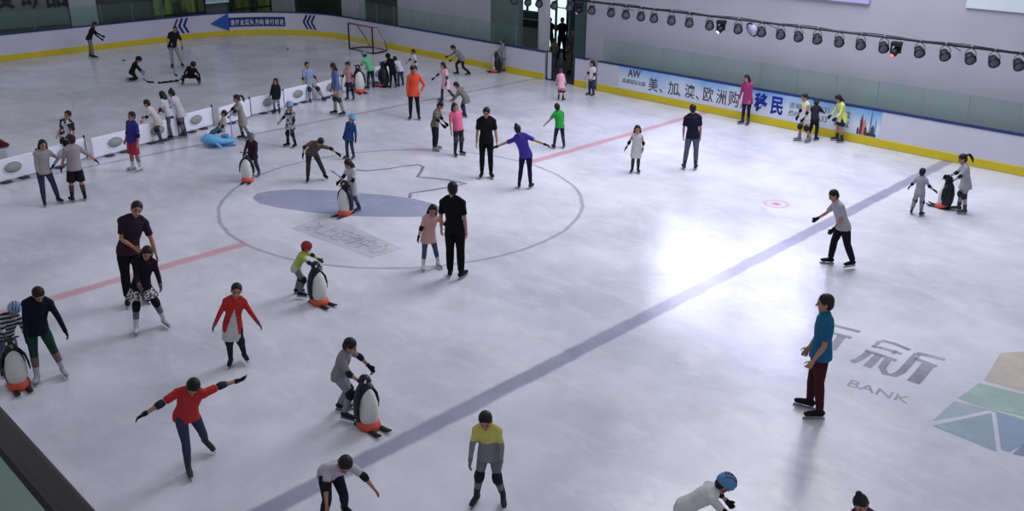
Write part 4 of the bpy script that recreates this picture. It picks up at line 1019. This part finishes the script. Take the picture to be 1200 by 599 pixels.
person('man in a grey polo and black trousers walking left with black gloves', (985, 311), 223, 245, pose(lean=-2, hp=6, legs=[(14, 3, 2, 3), (-14, 3, -24, 4)], arms=[(22, 26, 34, 34), (-4, 8, 34, 2)]),
       top=('t', (162, 160, 172)), bot=('wide', (24, 22, 36)), gloves=(24, 26, 40), skates=(24, 24, 28))

# --- centre circle
person('man dressed all in black with his back to the camera', (534, 326), 213, 20, pose(lean=0, hp=14, hy=40, legs=[(1, 2, 0, 1), (1, 1, 0, 1)], arms=[(2, 8, 6, 4), (6, 12, 14, 4)]),
       top=('t', (18, 18, 20)), bot=('wide', (14, 14, 16)), build=.98)
person('small girl in a pink t-shirt holding the man in black by the hand', (505, 314), 241, 165, pose(lean=2, hp=16, hy=-10, legs=[(6, 7, 0, 6), (8, 10, -4, 12)], arms=[(10, 24, 14, 22), (10, 52, 12, 74)]),
       top=('tunic', (206, 156, 150)), bot=('slim', (72, 82, 110)), elbow=(24, 26, 40), gloves=(24, 26, 40), skates=(206, 204, 206), hair='bob')
person('girl in a pale grey dress holding a penguin aid on the emblem', (416, 247), 188, 235, pose(lean=14, hp=26, legs=[(10, 4, -8, 4), (2, 4, -18, 4)], arms=[(30, 10, 54, 0), (22, 12, 50, 4)]),
       top=('dress', (176, 184, 188)), bot=('slim', (80, 92, 118)), elbow=PADB, gloves=(40, 30, 36), skates=(52, 52, 70), hair='bob')
person('skater in brown and black bent forward with both arms spread', (371, 211), 153, 172, pose(lean=38, hp=18, legs=[(10, 8, 0, 7), (12, 20, -6, 20)], arms=[(24, 66, 12, 16), (34, 70, 26, 46)]),
       top=('t', (92, 82, 70)), bot=('long', (58, 52, 52)), elbow=(40, 38, 40), gloves=BL, skates=BL, h=1.40)
person('child in a blue hooded coat and blue helmet near the circle', (411, 186), 135, 215, pose(lean=4, hp=6, legs=[(6, 3, -4, 3), (0, 3, -10, 3)], arms=[(4, 18, 14, 16), (2, 10, 14, 6)]),
       top=('coat', (34, 66, 122)), bot=('slim', (62, 64, 80)), helmet=(84, 162, 208), gloves=GLV, skates=(50, 54, 66))
person('child in a blue helmet and grey kit walking left past the circle', (342, 172), 120, 225, pose(lean=0, hp=10, legs=[(8, 5, 0, 5), (6, 8, -6, 8)], arms=[(24, 24, 44, 20), (8, 10, 24, 4)]),
       top=('tunic', pattern('grey_black_print', 'noise', (170, 172, 178), (40, 40, 44), 12)), bot=('slim', (60, 62, 72)), helmet=(110, 150, 200), knee=PADB, elbow=PADB, gloves=(150, 150, 160), skates=BL)
person('child in a grey cap and plum jacket pushing a small penguin aid', (299, 206), 158, 205, pose(lean=14, hp=20, legs=[(10, 4, -4, 4), (2, 5, -18, 5)], arms=[(28, 12, 50, 4), (28, 12, 50, 4)]),
       top=('coat', (52, 34, 52)), bot=('long', (60, 58, 84)), helmet=(104, 110, 118), gloves=GLV, skates=(52, 54, 72))
person('man in a black polo shirt standing with bare forearms', (570, 208), 127, 178, pose(lean=2, hp=22, hy=-12, legs=[(1, 2, 0, 1), (3, 2, 0, 2)], arms=[(4, 10, 8, 4), (4, 12, 18, 6)]),
       top=('t', (22, 22, 26)), bot=('long', (20, 20, 24)), skates=BL)
person('skater in a purple t-shirt with both arms held straight out', (615, 221), 146, 10, pose(lean=4, hp=4, legs=[(4, 3, -2, 5), (2, 5, -6, 5)], arms=[(4, 66, 6, 72), (4, 66, 6, 64)]),
       top=('t', (66, 48, 158)), bot=('slim', (28, 22, 60)), skates=(34, 30, 50), gloves=(30, 30, 40), hair='bun')
person('boy in a bright green t-shirt seen from behind', (655, 174), 121, 350, pose(lean=8, hp=4, legs=[(6, 8, -6, 8), (8, 9, -10, 8)], arms=[(4, 12, 20, 2), (10, 34, 14, 42)]),
       top=('t', (38, 158, 62)), bot=('capri', (34, 42, 62)), socks=(46, 50, 66), skates=(38, 40, 48), gloves=(150, 160, 176))
person('child in a patterned top and black flared trousers looking down', (510, 176), 120, 110, pose(lean=10, hp=24, legs=[(4, 3, -2, 3), (2, 4, -6, 4)], arms=[(22, 12, 50, 8), (14, 10, 40, 4)]),
       top=('t', pattern('khaki_print', 'noise', (122, 120, 96), (52, 52, 48), 30)), bot=('wide', (28, 28, 40)), elbow=BL, gloves=BL, skates=(140, 140, 150), hair='bun')
person('girl in a hot pink t-shirt with dark hair and black leggings', (537, 182), 121, 150, pose(lean=2, hp=14, legs=[(6, 3, -4, 3), (4, 4, -8, 3)], arms=[(4, 8, 16, 4), (4, 8, 16, 4)]),
       top=('t', (214, 92, 130)), bot=('long', (42, 44, 60)), skates=(44, 44, 56), hair='bob', knee=(60, 62, 78))
person('small child in a khaki grey top crouching behind the pink girl', (545, 137), 97, 300, pose(lean=22, hp=12, legs=[(34, 6, -10, 6), (20, 6, -30, 6)], arms=[(24, 10, 50, 4), (24, 10, 50, 4)]),
       top=('tunic', (112, 106, 100)), bot=('long', (42, 44, 60)), skates=(52, 58, 80), hair='short')
person('instructor in a bright orange jacket and black trousers', (486, 140), 78, 182, pose(lean=0, hp=8, legs=[(1, 3, 0, 2), (2, 5, 0, 4)], arms=[(2, 12, 6, 4), (-6, 30, 30, -26)]),
       top=('coat', (222, 70, 44)), bot=('long', (24, 22, 28)), skates=BL)
person('small girl in a long pink dress striding left by the far blue line', (525, 118), 73, 235, pose(lean=6, hp=6, legs=[(14, 6, 0, 6), (-4, 14, -36, 16)], arms=[(34, 30, 40, 30), (4, 16, 20, 10)]),
       top=('dress', (220, 168, 186)), bot=('slim', (70, 62, 74)), elbow=(60, 52, 66), gloves=(46, 40, 50), skates=(52, 46, 56), hair='bob')

# --- upper right
person('small girl in a pale grey dress with black sleeves near the red line', (744, 202), 147, 178, pose(lean=2, hp=6, legs=[(3, 2, -2, 2), (6, 2, -8, 2)], arms=[(8, 24, 20, 28), (6, 18, 26, -4)]),
       top=('ndress', (192, 194, 198)), bot=('slim', (62, 56, 60)), elbow=BL, gloves=BL, skates=(44, 42, 46), hair='bob')
person('man in a navy t-shirt and grey trousers seen from behind', (808, 199), 122, 358, pose(lean=2, hp=10, legs=[(2, 5, 0, 3), (2, 5, 0, 4)], arms=[(4, 10, 10, 4), (6, 8, 20, -2)]),
       top=('t', (28, 26, 52)), bot=('long', (84, 90, 104)), skates=(52, 52, 60), hair=('short', (26, 26, 24)))
person('girl in a magenta top with long black hair by the banner', (873, 146), 88, 215, pose(lean=2, hp=10, legs=[(4, 2, -2, 2), (2, 2, -4, 2)], arms=[(6, 8, 16, 4), (6, 8, 16, 4)]),
       top=('tunic', (158, 48, 106)), bot=('slim', (34, 30, 62)), skates=(60, 62, 74), hair='long')
person('child in a white and yellow top and short skirt skating left by the boards', (942, 166), 110, 235, pose(lean=8, hp=6, legs=[(14, 4, -4, 4), (0, 6, -22, 6)], arms=[(2, 14, 14, 10), (10, 12, 34, 6)]),
       top=('n', (206, 208, 160), (206, 208, 210), .7), bot=('shorts', (186, 184, 190), .6), knee=PADB, elbow=BL, gloves=BL, skates=(120, 120, 128))
person('child in black leaning on the boards behind the white and yellow child', (951, 164), 117, 20, pose(lean=36, hp=10, legs=[(20, 4, -10, 4), (20, 8, -10, 8)], arms=[(50, 10, 70, 4), (50, 10, 70, 4)]),
       top=('l', (36, 32, 48)), bot=('long', (34, 34, 44)), skates=(40, 40, 46))
person('child in a loose yellow shirt leaning forward at the boards', (983, 166), 112, 245, pose(lean=18, hp=20, legs=[(12, 4, -6, 4), (8, 4, -12, 4)], arms=[(18, 10, 34, 4), (14, 10, 40, 0)]),
       top=('tunic', (212, 222, 120)), bot=('shorts', (34, 36, 70), .85), skates=(50, 54, 62), hair='bob', gloves=BL)
person('small child in a grey suit with black pads left of the ponytail woman', (1073, 252), 197, 15, pose(lean=6, hp=14, legs=[(6, 7, -2, 6), (8, 7, -6, 6)], arms=[(8, 34, 16, 56), (14, 28, 30, 30)]),
       top=('l', (148, 148, 160)), bot=('long', (138, 138, 148)), elbow=BL, gloves=(26, 26, 34), knee=PADB, skates=(40, 42, 50))
person('woman in grey with a long black ponytail', (1126, 249), 181, 255, pose(lean=6, hp=12, legs=[(6, 3, -4, 3), (-2, 6, -10, 4)], arms=[(28, 8, 60, 4), (28, 12, 54, 6)]),
       top=('tunic', (160, 158, 170)), bot=('slim', (154, 150, 156)), knee=(52, 50, 58), elbow=(44, 42, 56), gloves=BL, skates=(70, 74, 78), hair='tail')
person('small child in faded pink at the doorway threshold', (657, 118), 80, 20, pose(lean=12, hp=8, legs=[(12, 4, -10, 3), (10, 4, -14, 3)], arms=[(8, 16, 24, 8), (8, 16, 24, 8)]),
       top=('tunic', (224, 166, 184)), bot=('shorts', (212, 120, 150), .9), gloves=(90, 60, 90), knee=BL, skates=(50, 48, 56), hair=('short', (70, 40, 52)))
person('child in a white shirt standing in the boards gap right of the doorway', (693, 112), 71, 225, pose(lean=4, hp=10, legs=[(6, 3, -4, 3), (2, 3, -8, 3)], arms=[(16, 12, 40, 0), (12, 12, 40, 0)]),
       top=('t', (206, 204, 210)), bot=('long', (54, 56, 84)), skates=(40, 42, 56), hair='bob', elbow=BL)
person('child in grey beside the penguin aid at the boards', (590, 84), 44, 265, pose(lean=4, hp=10, legs=[(4, 3, -4, 3), (2, 3, -6, 3)], arms=[(26, 8, 60, 2), (26, 8, 60, 2)]),
       top=('tunic', (128, 134, 140)), bot=('long', (122, 116, 120)), skates=(60, 56, 58), helmet=(66, 86, 92))
person('skater in a grey top lunging left by the far boards', (543, 88), 55, 262, pose(lean=34, hp=6, legs=[(44, 6, -10, 6), (-4, 8, -50, 8)], arms=[(50, 14, 64, 8), (20, 14, 60, 4)]),
       top=('l', (122, 122, 124)), bot=('long', (40, 40, 48)), gloves=(56, 58, 62), skates=BL, h=1.38)
person('child in a white shirt and black shorts behind the orange instructor', (486, 93), 58, 240, pose(lean=16, hp=6, legs=[(20, 5, -10, 5), (8, 5, -20, 5)], arms=[(24, 24, 40, 18), (6, 14, 30, 6)]),
       top=('t', (204, 200, 210)), bot=('shorts', (30, 30, 46), .95), elbow=BL, skates=BL)

# --- the queue at the barrier
person('child in a white top bending beside the child in black at the barrier', (470, 101), 71, 330, pose(lean=36, hp=0, legs=[(14, 6, -8, 6), (2, 10, -20, 10)], arms=[(40, 10, 60, 4), (40, 10, 60, 4)]),
       top=('l', (196, 198, 204)), bot=('long', (54, 60, 92)), skates=(46, 52, 76), gloves=GLV, h=1.18)
person('child dressed all in black with black helmet at the barrier', (461, 103), 63, 350, pose(lean=6, hp=6, legs=[(4, 5, -2, 4), (4, 5, -2, 4)], arms=[(10, 16, 30, 6), (14, 16, 30, 10)]),
       top=('coat', (18, 18, 24)), bot=('long', (24, 24, 34)), skates=(56, 58, 72), helmet=(20, 20, 26))
person('child in a mint green shirt and teal helmet at the barrier', (435, 104), 61, 325, pose(lean=20, hp=4, legs=[(10, 6, -4, 6), (2, 10, -10, 12)], arms=[(30, 14, 50, 8), (30, 20, 50, 10)]),
       top=('t', (96, 184, 132)), bot=('capri', (34, 36, 58)), helmet=(84, 146, 160), skates=(46, 48, 60), socks=(60, 62, 76))
person('girl in a pink top with a dark blue wrap beside the beige trousered girl', (411, 117), 73, 200, pose(lean=4, hp=12, legs=[(4, 4, 0, 4), (8, 5, -10, 5)], arms=[(12, 20, 30, 4), (12, 16, 30, 4)]),
       top=('t', (176, 132, 130)), bot=('skirt', (40, 36, 84), .17, (34, 34, 44)), skates=(48, 50, 62), hair='tail', elbow=(40, 40, 46))
person('tall girl in a denim jacket and beige trousers facing the barrier', (398, 135), 74, 255, pose(lean=2, hp=10, legs=[(6, 5, 2, 5), (-6, 6, -12, 8)], arms=[(4, 8, 14, 4), (2, 10, 14, 6)]),
       top=('l', (84, 104, 150)), bot=('long', (152, 138, 130)), knee=(56, 58, 70), skates=(42, 52, 60), hair='bob')
person('boy in a blue checked shirt sitting on a barrier panel', (364, 117), 71, 160, pose(lean=-4, hp=4, pz=.60, flat=True, legs=[(58, 8, 6, 4), (52, 22, 22, 20)], arms=[(10, 16, 34, 8), (4, 22, 20, 26)]),
       top=('t', pattern('blue_check', 'check', (166, 176, 196), (92, 118, 172), 26)), bot=('long', (138, 146, 156)), knee=(44, 46, 70), skates=(52, 56, 76), elbow=(64, 64, 84), h=1.46)
person('child in a black jacket and patterned leggings with gloves at the barrier', (325, 133), 92, 200, pose(lean=4, hp=8, legs=[(4, 3, -2, 3), (4, 4, -4, 4)], arms=[(6, 18, 14, 16), (8, 10, 30, 4)]),
       top=('coat', (32, 34, 42)), bot=('slim', pattern('black_white_print', 'noise', (176, 176, 184), (40, 40, 48), 22)), skates=(44, 44, 54), gloves=(30, 40, 36), hair='bob')
person('girl in a long beige top pushing the blue seal sled', (289, 163), 111, 262, pose(lean=16, hp=0, legs=[(10, 4, -8, 4), (-6, 5, -24, 5)], arms=[(48, 8, 52, 4), (44, 10, 52, 4)]),
       top=('dress', (150, 144, 134)), bot=('slim', (128, 120, 112)), skates=(50, 50, 66), hair='tail', elbow=BL)
person('small child seated on the blue seal sled', (262, 166), 129, 262, pose(lean=8, hp=4, pz=.36, flat=True, legs=[(80, 8, 40, 4), (80, 8, 40, 4)], arms=[(30, 10, 40, 4), (20, 12, 40, 4)]),
       top=('t', (170, 166, 140), (160, 166, 178), .6), bot=('long', (60, 100, 140)), skates=(50, 54, 66), gloves=(34, 36, 44), elbow=(40, 42, 50))
person('child in a white top leaning on the barrier, rightmost of three', (217, 160), 105, 300, pose(lean=16, hp=2, legs=[(6, 5, -4, 6), (-2, 6, -18, 6)], arms=[(40, 8, 60, 4), (26, 12, 60, 4)]),
       top=('tunic', (190, 186, 194)), bot=('slim', (104, 100, 112)), knee=(40, 40, 66), skates=(58, 58, 66), hair='bun', elbow=(36, 36, 56))
person('child in a white top leaning on the barrier, middle of three', (203, 162), 107, 310, pose(lean=20, hp=2, legs=[(8, 5, -4, 6), (0, 6, -14, 6)], arms=[(40, 8, 60, 4), (12, 14, 40, 4)]),
       top=('t', (194, 194, 204)), bot=('long', (86, 84, 104)), skates=(52, 52, 60), hair='bob', elbow=(36, 36, 60))
person('child in a white top and cream skirt, leftmost of three at the barrier', (189, 167), 115, 290, pose(lean=34, hp=-4, legs=[(14, 5, -8, 6), (4, 6, -18, 6)], arms=[(34, 12, 60, 4), (20, 14, 50, 8)]),
       top=('tunic', (196, 190, 186), (198, 186, 166), .3), bot=('slim', (70, 62, 90)), skates=(72, 72, 78), elbow=(34, 34, 56), knee=PADB, h=1.30)
person('boy in a royal blue t-shirt and red shorts with white skates', (161, 200), 131, 235, pose(lean=4, hp=8, legs=[(4, 3, -2, 3), (4, 6, -8, 5)], arms=[(8, 12, 20, 8), (2, 8, 14, 4)]),
       top=('t', (46, 44, 132)), bot=('shorts', (166, 44, 70), 1.08), skates=(188, 188, 198), socks=(140, 112, 110), elbow=(34, 32, 58))
person('boy in a black and white shirt behind the man in the grey t-shirt', (82, 193), 130, 215, pose(lean=4, hp=10, legs=[(4, 3, -2, 3), (4, 3, -6, 3)], arms=[(14, 12, 50, 4), (14, 12, 50, 4)]),
       top=('t', pattern('black_white_shirt', 'noise', (186, 182, 194), (30, 28, 38), 9)), bot=('long', (40, 40, 50)), skates=BL)
person('woman in a grey sweater and jeans with long black hair, hand on hip', (61, 239), 164, 165, pose(lean=2, hp=6, legs=[(2, 3, 0, 3), (4, 12, 0, 8)], arms=[(2, 8, 8, 4), (-12, 44, 16, -46)]),
       top=('l', (150, 144, 148)), bot=('long', (52, 56, 78)), skates=(36, 42, 44), hair='long', gloves=(44, 42, 60))
person('man in a grey t-shirt and black shorts seen from behind', (93, 236), 158, 350, pose(lean=4, hp=16, legs=[(4, 3, -2, 3), (10, 6, -4, 6)], arms=[(10, 44, 16, 38), (8, 20, 18, 14)]),
       top=('t', (146, 140, 146)), bot=('shorts', (28, 26, 34), 1.0), skates=(38, 36, 42), socks=(70, 60, 62), gloves=(60, 52, 66), hair=('short', (36, 24, 22)))

# --- hockey players
person('hockey player in a black t-shirt and grey trousers holding a stick', (208, 79), 37, 178, pose(lean=2, hp=10, legs=[(2, 3, 0, 2), (4, 14, -4, 14)], arms=[(6, 26, 16, 4), (10, 22, 24, -4)]),
       top=('t', (26, 26, 32)), bot=('long', (146, 140, 142)), gloves=BL, skates=BL, h=1.60)
person('hockey child in black kneeling on the ice at the left', (156, 95), 67, 92, pose(lean=18, hp=20, kneel=True, legs=[(30, 4, -92, 2), (26, 4, -92, 2)], arms=[(26, 8, 34, 4), (30, 8, 40, 4)]),
       top=('l', (22, 22, 26)), bot=('long', (24, 24, 28)), gloves=(130, 130, 140), helmet=(24, 24, 28), skates=(110, 108, 112), h=1.32)
person('hockey child in black crouching with a short stick', (224, 99), 74, 185, pose(lean=36, hp=-6, legs=[(92, 34, -50, 4), (92, 34, -50, 4)], arms=[(36, 34, 30, 10), (34, 30, 16, 4)]),
       top=('l', (22, 22, 28), (34, 34, 40), .3), bot=('long', (24, 24, 30)), gloves=BL, helmet=(26, 26, 30), skates=(90, 88, 92), h=1.42)
person('skater in a black top and grey trousers by the far left boards', (108, 68), 28, 92, pose(lean=14, hp=2, legs=[(8, 4, 0, 4), (0, 6, -10, 8)], arms=[(26, 8, 46, 4), (36, 10, 56, 4)]),
       top=('l', (30, 30, 38)), bot=('long', (118, 112, 112)), skates=(40, 40, 46), gloves=BL, h=1.52)

# --- people outside the boards
def behind(X, px_, hpy, **k):
    q = onX(px_, hpy, X*S); return dict(at=(q.x, q.y, .03), h=(q.z-.03)/1.04, feet=(0, 0))
person('dark figure standing against the bright doorway glass, left one of two', face=200, **behind(17.9, 645, 20), p=pose(arms=[(10, 10, 40, 4), (20, 30, 130, 20)]), top=('t', (24, 26, 34)), bot=('long', (26, 28, 40)), skates=BL)
person('dark figure standing against the bright doorway glass, right one of two', face=160, **behind(17.3, 659, 20), p=pose(arms=[(10, 10, 40, 4), (20, 30, 130, 20)][::-1]), top=('t', (22, 24, 32)), bot=('long', (26, 28, 38)), skates=BL)
person('child in a beige top in the doorway before the two dark figures', face=185, **behind(16.0, 650, 43), p=pose(hp=20, arms=A_LOW), top=('l', (120, 108, 100)), bot=('long', (84, 84, 86)), skates=BL, hair='bob')
person('man in a dark plaid shirt and khaki trousers in the doorway', face=200, **behind(15.2, 673, 33), p=pose(hp=14, arms=[(16, 12, 60, -10), (16, 12, 60, -10)]), top=('l', pattern('dark_plaid', 'check', (34, 32, 44), (66, 60, 76), 16)), bot=('long', (112, 102, 72)), skates=BL)
person('person in a beige top behind the gap in the boards', face=200, **behind(14.9, 696, 47), p=pose(arms=A_LOW), top=('l', (148, 140, 130)), bot=('long', (70, 72, 70)), skates=BL)
person('girl with a small hair bun and dark top, only her head above the bottom edge', (1008, 688), 584, 200, pose(hp=24), top=('t', (92, 40, 92)), bot=('long', (30, 30, 40)), hair='bun', gloves=GLV)
flush()
